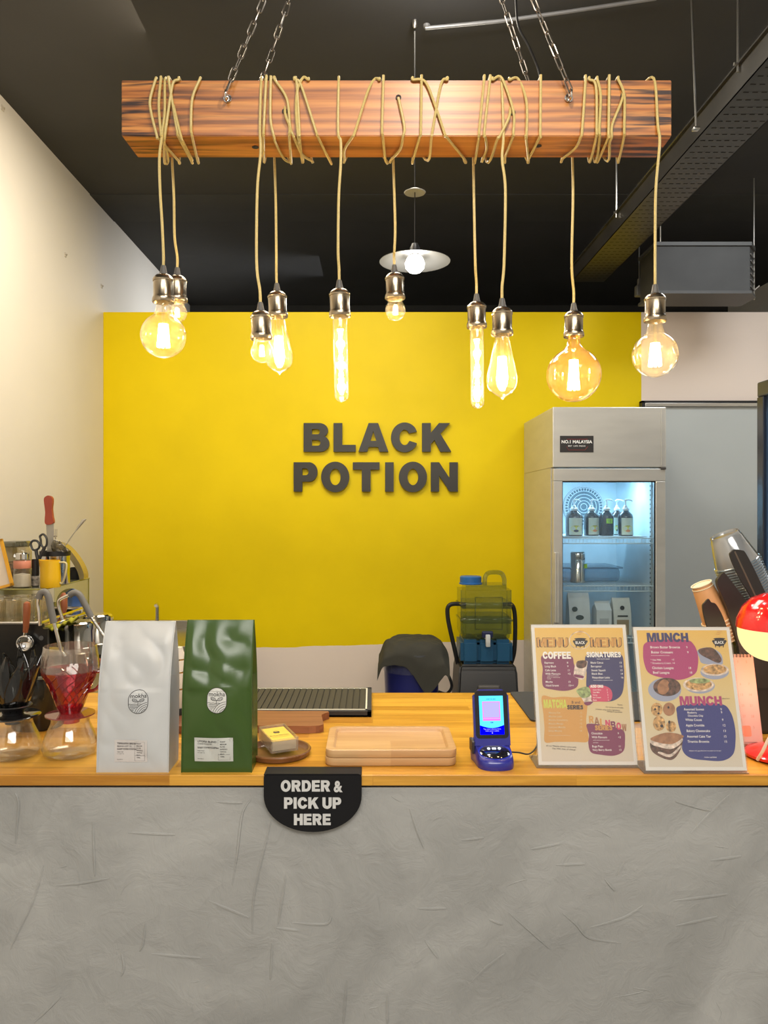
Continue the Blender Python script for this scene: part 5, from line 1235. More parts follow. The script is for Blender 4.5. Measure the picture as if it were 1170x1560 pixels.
MB().tube(smooth([(hx_-.055, 0, jz1-.01), (hx_-.052, 0, jz1+.035), (hx_-.03, 0, jz1+.06), (hx_+.03, 0, jz1+.06), (hx_+.052, 0, jz1+.035), (hx_+.055, 0, jz1-.01)], 5), .0125, 8).build('handle', jm, t, True)
mb = MB().lathe([(0, 0), (.02, 0), (.02, .03), (0, .03)], seg=20, M=Matrix.Translation((0, -.115, bz0+.02)) @ RX90); mb.box((-.012, -.17, bz0-.035), (.012, -.145, bz0+.03), bev=.004); mb.build('tap', mat('pale tap', (.5, .52, .52), .35), t, True)
mb = MB().box((-.03, -.15, bz0+.01), (.03, -.125, bz0+.045), bev=.006); mb.build('tap_collar', mat('dark blue collar', (.01, .015, .06), .4), t)

# ------------------------------------------------------------------ steel sink bench at the back left
sz_ = .80
t = thing('sink_bench', 'stainless steel sink bench with grey upstand behind the coffee bags', 'sink bench', (WL+.004, 4.2, 0))
sw = PX(345, 4.3)-WL
mb = MB().box((0, 0, sz_-.04), (sw, .64, sz_), bev=.004); mb.build('bench_top', M['steel'], t)
mb = MB().box((0, .62, sz_), (sw, .645, sz_+.05), bev=.003); mb.build('upstand', M['steel'], t)
mb = MB().box((0.01, .05, .1), (sw-.01, .6, sz_-.05)); mb.build('cabinet_body', mat('dark grey cabinet', (.06, .058, .055), .5), t)
for x, y in ((.04, .05), (sw-.04, .05), (.04, .58), (sw-.04, .58)): MB().lathe([(0, 0), (.018, 0), (.018, .1), (0, .1)], (x, y, 0), 16).build('leg', M['steel'], t, True)
x = PX(239, 4.55)-(WL+.004); zt_ = PZ(921, 4.55)
mb = MB().tube(smooth([(x, .36, sz_), (x, .36, zt_-.03), (x, .355, zt_-.008), (x, .345, zt_), (x, .33, zt_-.005)], 6), .011, 10); mb.lathe([(0, 0), (.024, 0), (.022, .02), (0, .02)], (x, .36, sz_), 20)
tag(mb.build('faucet', M['chrome'], None, True, loc=(WL+.004, 4.2, .0005)), 'slim grey faucet rising just above the white coffee bag', 'faucet')
# pink soap pump
t = thing('soap_bottle', 'small pink soap pump bottle near the corner of the yellow wall', 'soap bottle', (PX(158, 4.5), 4.5, sz_+.0005))
pk = mat('pink soap', (.62, .12, .22), .3)
MB().lathe([(0, 0), (.03, 0), (.032, .01), (.032, .06), (.02, .075), (.012, .08), (0, .08)], seg=24).build('bottle', pk, t, True)
mb = MB().lathe([(0, 0), (.013, 0), (.013, .012), (.004, .014), (.004, .032), (.012, .034), (.012, .040), (0, .04)], (0, 0, .079), 16); mb.tube([(0, 0, .116), (.04, 0, .114)], .0035, 6); mb.tube([(0, 0, .116), (-.02, 0, .116)], .0035, 6); mb.build('pump', mat('red pump', (.55, .05, .06), .35), t, True)
# ------------------------------------------------------------------ left: side bench, espresso machine, shelf
BZ = .72
t = thing('side_bench', 'dark side bench along the left wall under the espresso machine', 'bench', (WL+.004, 2.55, 0))
MB().box((0, 0, BZ-.03), (.68, 1.5, BZ), bev=.003).build('bench_top', M['steel'], t)
MB().box((.01, .01, 0), (.64, 1.49, BZ-.0305)).build('bench_body', mat('dark bench panel', (.06, .058, .055), .5), t)
md = 2.90
mx0, mx1 = WL+.03, PX(72, md); mz1 = PZ(951, md)
t = thing('espresso_machine', 'black-sided espresso machine with chrome group heads at the left edge', 'espresso machine', (mx0, md, BZ))
W_ = mx1-mx0; H_ = mz1-BZ
bm = bmesh.new(); bmesh.ops.create_cube(bm, size=1)
for v in bm.verts: v.co = Vector(((v.co.x+.5)*W_, (v.co.y+.5)*.018, .04+(v.co.z+.5)*(H_-.04)))
bmesh.ops.bevel(bm, geom=[e for e in bm.edges if abs(e.verts[0].co.y-e.verts[1].co.y) > .01], offset=.018, segments=5, affect='EDGES')
MB().bmx(bm).build('side_panel', mat('black side panel', (.008, .008, .008), .3), t, True)
MB().bmx(MB and (lambda b: (bmesh.ops.create_cube(b, size=1), [setattr(v, 'co', Vector(((v.co.x+.5)*(W_-.10), .49+(v.co.y+.5)*.018, .04+(v.co.z+.5)*(H_-.04)))) for v in b.verts], b)[2])(bmesh.new())).build('side_panel', mat('black far panel', (.008, .008, .008), .3), t)
MB().box((.02, .019, .05), (W_-.10, .489, H_-.03), bev=.01).build('machine_body', M['chrome'], t, True)
MB().box((.04, .019, .04), (W_-.005, .489, .09), bev=.006).build('drip_tray', M['chrome'], t, True)
mb = MB().box((.01, .03, H_-.03), (W_-.03, .48, H_-.015), bev=.003)
for y in (.035, .475): mb.tube([(.02, y, H_), (W_-.04, y, H_)], .006, 8)
for y in (.035, .475):
    for x in (.03, W_-.05): mb.tube([(x, y, H_-.02), (x, y, H_)], .005, 6)
mb.tube([(W_-.04, .035, H_), (W_-.04, .475, H_)], .006, 8); mb.build('cup_rail', M['chrome'], t, True)
MB().lathe([(0, 0), (.0085, 0), (.0085, .002), (0, .002)], seg=24, M=Matrix.Translation((PX(63, md)-mx0, -.0005, PZ(972, md)-BZ)) @ RX90).build('round_badge', mat('grey badge', (.1, .1, .1), .4), t, True)
for i, (px, d) in enumerate(((121, 3.10), (121, 3.31))):
    x = PX(px, 3.10)-mx0; zt_ = PZ(946, 3.1)-BZ
    mb = MB().lathe([(0, zt_), (.055, zt_), (.061, zt_-.006), (.062, zt_-.03), (.060, zt_-.034), (.060, zt_-.115), (.052, zt_-.125), (0, zt_-.125)], (x, d-md, 0), 40)
    mb.box((W_-.11, d-md-.04, zt_-.10), (x, d-md+.04, zt_-.02), bev=.008)
    g = mb.build('group_head', M['chrome'], t, True)
    mb = MB().lathe([(.018, 0), (.036, .0), (.036, .045), (0, .045)], (x, d-md, zt_-.17), 28); mb.tube([(x+.03, d-md, zt_-.15), (x+.07, d-md-.01, zt_-.155)], .006, 8); mb.build('portafilter_basket', M['chrome'], g, True)
    MB().tube([(x+.07, d-md-.01, zt_-.155), (x+.12, d-md-.02, zt_-.163), (x+.155, d-md-.02, zt_-.17)], [.009, .013, .011], 12).build('portafilter_handle', mat('brown wood handle', (.22, .055, .02), .4), g, True)
grey = mat('grey silicone sleeve', (.16, .155, .145), .6, bump=.5, bscale=300)
def wand(pts_t, pts_s, pts_e, d, nm):
    o = Vector((mx0, md, BZ)); f = lambda l: [P(x, y, d)-o for x, y in l]
    w_ = MB().tube(smooth(f(pts_t), 6), .0065, 10).build('steam_wand', M['chrome'], t, True)
    MB().tube(smooth(f(pts_s), 6), .0125, 12).build('sleeve', grey, w_, True)
    MB().tube(smooth(f(pts_e), 6), [.0065]*(6*(len(pts_e)-1))+[.0065], 10).build('wand_tip', M['chrome'], w_, True)
wand([(61, 953), (60, 935), (58, 921), (59, 910)], [(59, 912), (62, 904), (69, 902), (74, 910), (78, 930), (82, 949)], [(82, 947), (89, 975), (93, 990), (99, 1000)], 2.86, '')
wand([(96, 945), (93, 936), (89, 921), (92, 913), (107, 906)], [(106, 907), (113, 903), (121, 906), (128, 918), (139, 940)], [(138, 938), (149, 955), (160, 972)], 3.0, '')
# portafilter hung on the side panel
pd_ = md-.035
t2 = thing('portafilter', 'loose portafilter with brown handle leaning on the black machine side', 'portafilter', P(37, 980, pd_))
o = P(37, 980, pd_)
rg = [Vector((.026*math.cos(a), 0, .026*math.sin(a))) for a in [2*PI*i/32 for i in range(32)]]
mb = MB().tube(rg, .0042, 8, closed=True); mb.tube([(v.x*.93, .02, v.z*.93) for v in rg], .0036, 8, closed=True)
mb.lathe([(.0265, -.002), (.0255, .024), (.012, .032), (0, .032)], seg=32, M=Matrix.Rotation(-PI/2, 4, 'X')); mb.tube([(0, .004, .024), (.002, .004, .044)], .007, 10); mb.lathe([(0, 0), (.006, 0), (.004, .008), (0, .008)], (0, 0, .0), 10, M=Matrix.Translation((.022, -.008, .008)))
mb.build('filter_ring', M['chrome'], t2, True)
MB().tube([(.002, .004, .040), (.004, .004, .055), (.007, .004, .10), (.008, .004, .138), (.008, .004, .150), (.008, .004, .155)], [.009, .0105, .0130, .0135, .011, .004], 16).build('handle', mat('reddish wood handle', (.30, .085, .03), .35), t2, True)
# second handle behind
mb = MB().tube([P(96, 938, 3.25), P(97, 925, 3.25), P(97, 908, 3.25), P(97, 903, 3.25)], [.009, .016, .015, .006], 14)
tag(mb.build('wooden_tamper', mat('red brown wood', (.28, .08, .03), .4), None, True), 'brown wooden tamper handle standing before the blue plate', 'tamper')
# tumblers upside down on the machine
zc_ = mz1-.013
tum = None
for i, (px, d) in enumerate(((-48, 2.99), (-25, 2.99), (-2, 2.99), (20, 2.99), (44, 2.99), (62, 3.04), (8, 3.09), (32, 3.1), (54, 3.13))):
    if tum is None:
        tum = MB().lathe([(.031, 0), (.0325, .003), (.030, .095), (.028, .1), (0, .1), (0, .094), (.026, .094), (.029, .004), (.031, 0)], seg=28).build('glass_tumbler', glass('tumbler glass', (.95, .93, .86), .10, (.8, .72, .5), gl=1.6), None, True)
        o = tum
    else: o = tum.copy(); COL.objects.link(o)
    o.location = (PX(px, d), d, zc_)
    tag(o, 'upside-down clear tumbler on top of the espresso machine', 'tumbler', 'tumblers on the espresso machine')
# yellow cloth over the rail
mb = MB(); n = 20; vs = []
for j in range(5):
    for i in range(n+1):
        u = i/n; p = P(76+u*40, 953-u*12+math.sin(u*6)*2, 3.02); vs.append((p.x, p.y+j*.02-.02, p.z+.004*math.sin(i*1.3+j)-abs(j-2)*.006))
mb.add(vs, [(j*(n+1)+i, j*(n+1)+i+1, (j+1)*(n+1)+i+1, (j+1)*(n+1)+i) for j in range(4) for i in range(n)]); mb.add([(x, y, z-.004) for x, y, z in vs], [(j*(n+1)+i, j*(n+1)+i+1, (j+1)*(n+1)+i+1, (j+1)*(n+1)+i) for j in range(4) for i in range(n)])
tag(mb.build('cleaning_cloth', mat('yellow green cloth', (.38, .36, .02), .8, bump=.5), None, True), 'yellow-green cleaning cloth laid over the machine beside the chrome group head', 'cloth')

# glass wall shelf
SZ = 1.2065
sx0, sx1, sy0, sy1 = WL+.003, -1.412, 3.3, 3.83
t = thing('glass_shelf', 'clear glass shelf on the left wall holding jars and utensils', 'shelf', (sx0, sy0, SZ))
gm = glass('greenish shelf glass', (.86, .90, .82), .30, (.42, .42, .32), gl=1.6)
MB().box((0, 0, -.006), (sx1-sx0, sy1-sy0, 0), bev=.001).build('shelf_plate', gm, t)
MB().box((sx1-sx0-.006, .12, -.36), (sx1-sx0-.001, sy1-sy0, -.0065)).build('side_plate', glass('clear side glass', (.93, .95, .9), .06, (.6, .6, .45)), t)
mb = MB(); mb.tube([(sx1-sx0-.003, sy1-sy0, -.36), (sx1-sx0-.003, sy1-sy0, 0)], .003, 6); mb.tube([(0, 0, -.003), (sx1-sx0, 0, -.003), (sx1-sx0, sy1-sy0, -.003)], .0035, 6); mb.build('glass_edge', mat('olive glass edge', (.28, .26, .08), .2), t)
MB().box((0, .1, -.36), (.01, .14, -.006)).build('bracket', M['steel'], t)
def sh(px, d): return (PX(px, d), d, SZ+.0008)
t = thing('storage_jar', 'large clear storage jar with flat lid behind the salt shaker', 'jar', sh(24, 3.60))
MB().lathe([(0, .002), (.066, .002), (.070, .010), (.070, .145), (.060, .160), (.058, .17)], seg=36).build('jar_glass', glass('jar glass', (.9, .86, .76), .08, (.45, .34, .22), gl=1.5), t, True)
MB().lathe([(0, .165), (.062, .165), (.070, .170), (.070, .185), (.062, .192), (0, .192)], seg=36).build('lid', glass('dark lid', (.5, .5, .42), .35, (.2, .2, .15), gl=2), t, True)
MB().lathe([(0, .006), (.062, .006), (.062, .09), (0, .10)], seg=28).build('contents', mat('brown beans in the jar', (.17, .11, .07), .8, var=.6, vscale=90), t, True)
t = thing('salt_shaker', 'glass salt shaker with coral band, half full of white salt', 'shaker', sh(34, 3.37))
MB().lathe([(0, 0), (.038, 0), (.041, .006), (.036, .06), (.034, .085), (.034, .110), (.030, .120), (.0, .12)], seg=32).build('shaker_glass', glass('shaker glass', (.95, .93, .88), .05, (.8, .75, .6), gl=1.6), t, True)
MB().lathe([(0, .003), (.036, .003), (.0375, .01), (.034, .055), (0, .062)], seg=28).build('salt', mat('white salt', (.72, .69, .62), .8, bump=.5, bscale=300), t, True)
MB().lathe([(.0355, .082), (.036, .083), (.036, .115), (.0355, .116)], seg=32).build('band', mat('coral band', (.68, .26, .17), .5), t, True)
MB().lathe([(.0, .15), (.022, .15), (.027, .145), (.028, .122), (0, .12)], seg=28).build('shaker_cap', M['chrome'], t, True)
t = thing('scissors', 'black-handled scissors standing upright left of the knife', 'scissors', sh(57, 3.42))
o = Vector(sh(57, 3.42)); bk = mat('grey black handle', (.03, .03, .032), .35)
def lp(pts, r_): return [P(x, y, 3.42)-o for x, y in pts]
mb = MB().tube(smooth(lp([(48, 833), (47, 828), (50, 824), (56, 824), (60, 829), (59, 835), (54, 838), (50, 837)], 0), 4, True), .0058, 8, closed=True, rb=.005)
mb.tube(smooth(lp([(62, 822), (61, 817), (66, 814), (71, 820), (71, 830), (67, 834), (63, 830)], 0), 4, True), .0058, 8, closed=True, rb=.005)
mb.tube(smooth(lp([(55, 838), (56, 845), (58, 853)], 0), 4), .008, 8); mb.tube(smooth(lp([(68, 834), (64, 842), (59, 853)], 0), 4), .008, 8); mb.build('handles', bk, t, True)
MB().tube(lp([(58, 852), (59, 878)], 0), [.009, .003], 6, rb=.0015).build('blades', M['chrome'], t)
t = thing('pen_pot', 'slim black holder standing between the shaker and the yellow jug', 'holder', sh(54, 3.40))
MB().lathe([(0, 0), (.015, 0), (.016, .06), (.0155, .12), (.013, .12), (.013, .05), (0, .05)], seg=20).build('holder_body', M['black_plastic'], t, True)
mb = MB().lathe([(.0162, .004), (.0166, .005), (.0166, .045), (.0162, .046)], seg=20)
mb.build('spotted_wrap', mat('black white spotted wrap', (.35, .32, .28), .5, var=.95, vscale=45), t, True)
# yellow jug
t = thing('yellow_milk_jug', 'yellow milk jug with spout and steel handle on the glass shelf', 'milk jug', sh(77, 3.36), (0, 0, 0))
vs = []; seg = 40; prof = [(0, 0), (.0410, 0), (.0425, .004), (.0425, .04), (.0405, .085), (.0395, .118)]; ins = [(.0385, .118), (.0395, .085), (.041, .04), (.040, .006), (0, .006)]
pr = prof+ins
for j in range(seg):
    a = 2*PI*j/seg
    for k, (r, z) in enumerate(pr):
        s = max(0, math.cos(a-PI))**10*max(0, (z-.06)/.058); zz = z+s*.004-(0 if z < .1 else .0)
        vs.append(((r+s*.012)*math.cos(a), (r)*math.sin(a), zz))
n = len(pr); mb = MB().add(vs, [(j*n+i, ((j+1) % seg)*n+i, ((j+1) % seg)*n+i+1, j*n+i+1) for j in range(seg) for i in range(n-1)])
mb.build('jug_body', mat('yellow enamel', (.78, .46, .01), .35), t, True)
MB().tube(smooth([(.037, 0, .108), (.062, 0, .108), (.070, 0, .095), (.064, 0, .05), (.052, 0, .018), (.041, 0, .02)], 6), .004, 8, rb=.006).build('handle', mat('cream handle', (.62, .55, .32), .3), t, True)
# steel utensil pot with black rim
t = thing('utensil_pot', 'steel utensil pot with dark rim behind the yellow jug', 'utensil pot', sh(84, 3.52))
MB().lathe([(0, 0), (.062, 0), (.064, .004), (.064, .135), (.061, .135), (.061, .006), (0, .006)], seg=40).build('pot_body', M['chrome'], t, True)
MB().lathe([(.0645, .128), (.067, .130), (.067, .150), (.0605, .150), (.0605, .13)], seg=40).build('rim', M['black_plastic'], t, True)
def pt(px, py, d=3.52): return P(px, py, d)
t = thing('kitchen_knife', 'big upright knife with red-brown handle rising from the pot', 'knife', pt(77, 850))
o = pt(77, 850, 3.52); q = [P(x, y, 3.52)-o for x, y in ((68, 762), (70, 757), (75, 755), (80, 758), (81, 764), (80, 775), (81, 786), (82, 797), (70, 798), (70, 780))]
mb = MB().fill([[tuple(v[:2]) for v in smooth([(v.x, v.z, 0) for v in q], 4, True)]], 0, up(0, -.009, 0), .018); mb.build('handle', mat('red brown knife handle', (.33, .055, .03), .4), t, False)
q = [P(x, y, 3.52)-o for x, y in ((70.5, 798), (82, 797), (82, 845), (83, 875), (73, 875), (72, 845))]
MB().fill([[(v.x, v.z) for v in q]], 0, up(0, -.0012, 0), .0024).build('blade', mat('matte steel blade', (.42, .40, .36), .4, .6), t)
t = thing('fork', 'dark fork standing tines-up right of the knife', 'fork', pt(86, 855, 3.5)); o = pt(86, 855, 3.5)
mb = MB().tube([P(85.5, 850, 3.5)-o, P(84.5, 822, 3.5)-o, P(84.5, 816, 3.5)-o], [.003, .0025, .005], 8, rb=.003)
for x in (82.3, 84.5, 86.7): mb.tube([P(x, 817, 3.5)-o, P(x, 806, 3.5)-o], .0018, 6)
mb.build('fork_metal', M['steel'], t)
MB().tube([P(82, 817, 3.5)-o, P(87, 817, 3.5)-o], .003, 6).build('tine_root', M['chrome'], t)
for w_ in ('strainer',):
    t = thing('tea_strainer', 'small mesh strainer tilted in the utensil pot', 'strainer', pt(92, 832, 3.5))
    K = Matrix.Rotation(-.7, 4, 'X') @ Matrix.Rotation(.5, 4, 'Y')
    MB().lathe([(.040*math.cos(a), -.040*math.sin(a)) for a in [PI/2*i/10 for i in range(11)]], seg=32, M=K).build('mesh_bowl', glass('fine mesh', (.42, .40, .36), .45, (.2, .18, .14)), t, True)
    MB().tube([K @ Vector((.040*math.cos(a), .040*math.sin(a), 0)) for a in [2*PI*i/32 for i in range(32)]], .003, 8, closed=True).build('rim', M['chrome'], t, True)
t = thing('bar_spoon', 'twisted bar spoon slanting up to the right out of the pot', 'spoon', pt(96, 835, 3.5)); o = pt(96, 835, 3.5)
mb = MB().tube([P(93, 842, 3.5)-o, P(104, 824, 3.5)-o, P(116, 808, 3.5)-o], .0022, 6); 
for i in range(8): q = P(99+i*1.5, 832-i*2.1, 3.5)-o; mb.lathe([(0, -.003), (.0034, 0), (0, .003)], tuple(q), 6)
mb.tube([P(115, 809, 3.5)-o, P(120, 802, 3.5)-o, P(127, 793, 3.5)-o, P(131, 791, 3.5)-o], [.0025, .006, .0075, .003], 10, rb=.002); mb.build('spoon_metal', M['steel'], t, True)
# curved band and dark cup at the end of the shelf
mb = MB(); q = smooth([P(92, 826, 3.72), P(104, 832, 3.72), P(117, 846, 3.72), P(127, 862, 3.72), P(131, 874, 3.72), P(131, 881, 3.72)], 6)
vs = []; n = len(q)
for p in q: vs += [(p.x, p.y-.03, p.z), (p.x, p.y+.03, p.z), (p.x-.022, p.y+.03, p.z-.016), (p.x-.022, p.y-.03, p.z-.016)]
vs = [(x, y, max(z, SZ+.001)) for x, y, z in vs]
mb.add(vs, [(4*i+k, 4*i+(k+1) % 4, 4*i+4+(k+1) % 4, 4*i+4+k) for i in range(n-1) for k in range(4)]+[(3, 2, 1, 0), tuple(4*(n-1)+k for k in range(4))])
tag(mb.build('curved_tongs', mat('pale gold metal', (.52, .44, .24), .25, .8), None, True), 'pale gold curved band arching down at the right end of the shelf', 'tongs')
t = thing('black_cup', 'small black cup under the curved gold band on the shelf', 'cup', sh(115, 3.74))
MB().lathe([(0, 0), (.030, 0), (.034, .005), (.034, .045), (.022, .058), (0, .06)], seg=28).build('cup_body', M['black_matte'], t, True)
MB().tube(smooth([(-.018, -.03, .035), (-.03, -.04, .02), (-.02, -.04, .05), (-.018, -.03, .085), (-.04, -.03, .09)], 5), .0035, 8).build('wire_handle', M['black_plastic'], t, True)
# blue plate
t = thing('blue_plate', 'round blue plate leaning behind the machine under the glass shelf', 'plate', P(107, 916, 3.62), (math.radians(80), 0, .2))
MB().lathe([(0, -.002), (.04, -.001), (.058, .006), (.060, .008), (.058, .009), (.04, .003), (0, .002)], seg=44).build('plate_body', mat('blue glaze', (.045, .10, .27), .25), t, True)
mb = MB().box((-.16, -.045, 0), (.03, .045, .05), bev=.006); tag(mb.build('box_stack', mat('amber box', (.45, .28, .12), .6, var=.3), loc=(-1.45, 3.33, zc_+.001)), 'small amber box stacked behind the machine below the shelf', 'box')
mb = MB().box((-.16, -.10, 0), (.02, .20, 1.08-BZ-.001), bev=.004); tag(mb.build('grinder_block', M['black_matte'], loc=(-1.45, 3.68, BZ+.0005)), 'dark appliance block behind the espresso machine', 'appliance')
# gold framed card at the left edge
t = thing('gold_frame', 'gold-framed white card leaning at the extreme left edge', 'picture frame', (PX(-16, 2.98), 2.985, zc_+.1265), (0, 0, .1))
K = Matrix.Rotation(math.radians(-16), 4, 'Y') @ Matrix.Rotation(math.radians(-8), 4, 'X')
w2, h2 = .088, .19; mb = MB()
for a in (((-w2, 0, 0), (w2, .014, .010)), ((-w2, 0, h2-.01), (w2, .014, h2)), ((-w2, 0, 0), (-w2+.01, .014, h2)), ((w2-.01, 0, 0), (w2, .014, h2))): mb.box(*a, M=K)
mb.build('frame', mat('gold frame', (.70, .36, .04), .3, .5), t); MB().box((-w2+.005, .005, .005), (w2-.005, .010, h2-.005), M=K).build('card', mat('cream card', (.66, .56, .44), .6), t)

# ------------------------------------------------------------------ drippers on the counter
cg = glass('server glass', (.97, .96, .93), .015, (.8, .75, .6), gl=1.5)
def server(px, d, label):
    t = thing('coffee_server', label, 'coffee server', (PX(px, d), d, ZC+.0005), group='glass coffee servers')
    MB().lathe([(0, .001), (.045, .001), (.056, .006), (.0605, .018), (.0595, .030), (.054, .045), (.046, .062), (.0415, .072), (.0405, .080), (.042, .088), (.0405, .088), (.039, .080), (.040, .071), (.044, .060), (.052, .045), (.058, .030), (.059, .018), (.054, .008), (.044, .003), (0, .003)], seg=56).build('server_body', cg, t, True)
    return t
server(107, 1.72, 'clear glass coffee server under the red dripper')
server(20, 1.71, 'clear glass coffee server at the left edge under the black dripper')
t = thing('red_dripper', 'translucent red spiral coffee dripper with clear collar on a server', 'coffee dripper', (PX(107, 1.72), 1.72, ZC+.0895))
rm = glass('red dripper plastic', (.74, .08, .11), .26, (.36, .015, .03), gl=1.7)
mb = MB(); seg = 72; prof = [(.020, -.016), (.0225, .006), (.030, .022), (.042, .060), (.058, .093), (.0615, .102)]
vs = []; n = len(prof)
for j in range(seg):
    a = 2*PI*j/seg
    for r, z in prof: k = 1+.035*math.cos(12*a+z*70)*(1 if .01 < z < .097 else 0); vs.append((r*k*math.cos(a), r*k*math.sin(a), z))
mb.add(vs, [(j*n+i, ((j+1) % seg)*n+i, ((j+1) % seg)*n+i+1, j*n+i+1) for j in range(seg) for i in range(n-1)])
for k in range(14):
    q = []
    for i in range(15):
        v = i/14; z = .008+v*.088; r = .0225+v*.037; a = 2*PI*k/14+v*1.9; q.append(((r-.001)*math.cos(a), (r-.001)*math.sin(a), z))
    mb.tube(q, .0015, 5)
mb.build('cone', rm, t, True)
MB().lathe([(.017, .002), (.050, .000), (.053, .001), (.053, .0035), (.050, .004), (.017, .006)], seg=56).build('base_plate', glass('rose base plate', (.72, .26, .24), .6, (.40, .09, .09), gl=1.6), t, True)
MB().tube(smooth([(.057, -.012, .098), (.078, -.02, .100), (.080, -.022, .082), (.066, -.018, .062), (.046, -.012, .055)], 6), .004, 8, rb=.006).build('handle', rm, t, True)
MB().lathe([(.0612, .100), (.0625, .101), (.0605, .130), (.0565, .154), (.0550, .155), (.0585, .130), (.0605, .103)], seg=64).build('clear_collar', glass('clear collar', (.94, .93, .9), .06, (.8, .72, .6), gl=1.8), t, True)
t = thing('black_dripper', 'smoky black dripper with flared petal ribs at the left edge', 'coffee dripper', (PX(20, 1.71), 1.71, ZC+.0895))
km = glass('smoky black plastic', (.20, .21, .20), .3, (.015, .015, .015), gl=1.3)
MB().lathe([(.017, -.016), (.02, .002), (.0245, .014), (.040, .024), (.038, .026), (.02, .016), (.016, .002)], seg=48).build('cone_base', M['black_plastic'], t, True)
MB().lathe([(.017, .000), (.055, .000), (.058, .0015), (.058, .0035), (.055, .005), (.017, .006)], seg=56).build('base_plate', glass('dark base plate', (.3, .3, .28), .5, (.03, .03, .03), gl=2), t, True)
for k in range(12):
    a0 = 2*PI*k/12+.2; vs = []; N = 12
    for i in range(N+1):
        v = i/N; z = .012+v*(.118+.006*(k % 3)); r = .020+.042*v**.8; wd = .015*math.sin(PI*min(1, .12+v*.85))+.0008; a = a0+v*.55
        c_ = Vector((r*math.cos(a), r*math.sin(a), z)); tn = Vector((-math.sin(a), math.cos(a), 0))
        vs += [c_-tn*wd, c_+Vector((math.cos(a), math.sin(a), 0))*.004, c_+tn*wd]
    fs = [(3*i+q_, 3*i+q_+1, 3*i+4+q_, 3*i+3+q_) for i in range(N) for q_ in (0, 1)]
    mb = MB().add(vs, fs); mb.tube([vs[3*i] for i in range(N+1)]+[vs[3*N+1]]+[vs[3*i+2] for i in range(N, -1, -1)], .0008, 4); mb.build('petal_rib', km, t, True)
# dark canister behind the drippers
t = thing('black_canister', 'glossy black round canister behind the two coffee drippers', 'canister', (PX(58, 1.95), 1.95, ZC+.0005))
MB().lathe([(0, 0), (.060, 0), (.062, .004), (.060, .13), (.057, .13), (.058, .01), (0, .01)], seg=48).build('canister_body', mat('gloss black', (.01, .012, .012), .12), t, True)
MB().lathe([(.0575, .128), (.0615, .128), (.0625, .133), (.060, .136), (.0565, .134)], seg=48).build('rim', mat('grey green rim', (.12, .13, .10), .25), t, True)
# white grinder seen between the bags
t = thing('hand_grinder', 'slim pale hand grinder with brass rings between the two bags', 'hand grinder', (PX(270, 2.0), 2.0, ZC+.0005))
MB().lathe([(0, 0), (.026, 0), (.026, .03), (.024, .034), (0, .034)], seg=28).build('foot', M['black_plastic'], t, True)
MB().lathe([(0, .033), (.020, .034), (.0235, .07), (.0235, .165), (.016, .180), (.014, .19), (0, .192)], seg=28).build('grinder_body', mat('pearl body', (.62, .58, .52), .25), t, True)
mb = MB()
for z in (.082, .125, .158): mb.lathe([(.0236, z), (.0246, z+.001), (.0246, z+.003), (.0236, z+.004)], seg=28)
mb.build('ring', mat('brass ring', (.55, .38, .15), .2, 1), t, True)

# ------------------------------------------------------------------ right: cup racks
tilt = math.radians(-24)
def cups(px, py, d, n, r0, r1, h, pitch, mats, name, lab, grp, rot, kraft=False):
    o = P(px, py, d); K = Matrix.Rotation(rot, 4, 'Y'); axis = K @ Vector((0, 0, 1))
    first = None
    for i in range(n):
        if first is None:
            t = thing(name, lab(i), 'cup', o, (0, rot, 0), grp)
            MB().lathe([(r1+.002, 0), (r1+.003, .0015), (r1+.002, .003), (r1, .004), (r0+(r1-r0)*.12, h*.86), (r0, h*.90), (r0-.001, h), (r0-.003, h), (r0-.004, h-.004), (0, h-.004)], seg=44).build('cup_wall', mats[0], t, True)
            MB().lathe([(r1+.0005, -.0005), (r1+.0028, 0), (r1+.0034, .0015), (r1+.0028, .003), (r1+.0005, .0035)], seg=44).build('rim', mats[1], t, True)
            if kraft: MB().lathe([(r0-.0005, h-.002), (r0+.0015, h-.001), (r0+.0015, h+.001), (r0-.002, h+.001), (r0-.003, h-.001), (0, h-.001)], seg=44).build('base_rim', mats[2], t, True)
            first = t
        else:
            t = dup(first, o-axis*(pitch*i), (0, rot, 0), lab(i), grp)
    return first
cm = [glass('clear cup plastic', (.72, .76, .78), .62, (.56, .60, .64), gl=3.4, rough=.14), glass('cup rim plastic', (.7, .8, .9), .4, (.45, .62, .75), gl=3)]
cups(1123, 858, 1.92, 20, .036, .0535, .080, .0065, cm, 'plastic_cup', lambda i: 'topmost clear plastic cup of the tilted stack in the black rack' if i == 0 else 'clear plastic cup nested lower in the tilted stack', 'clear cups nested in the rack', tilt)
km2 = [mat('kraft cup', (.52, .28, .12), .55), mat('pale cup rim', (.58, .46, .30), .5), mat('cream cup edge', (.72, .66, .48), .5)]
cups(1093, 945, 1.90, 7, .0245, .036, .098, .0085, km2, 'paper_cup', lambda i: 'uppermost brown paper cup of the tilted stack' if i == 0 else 'brown paper cup nested lower in the tilted stack', 'brown cups nested in the rack', tilt, True)
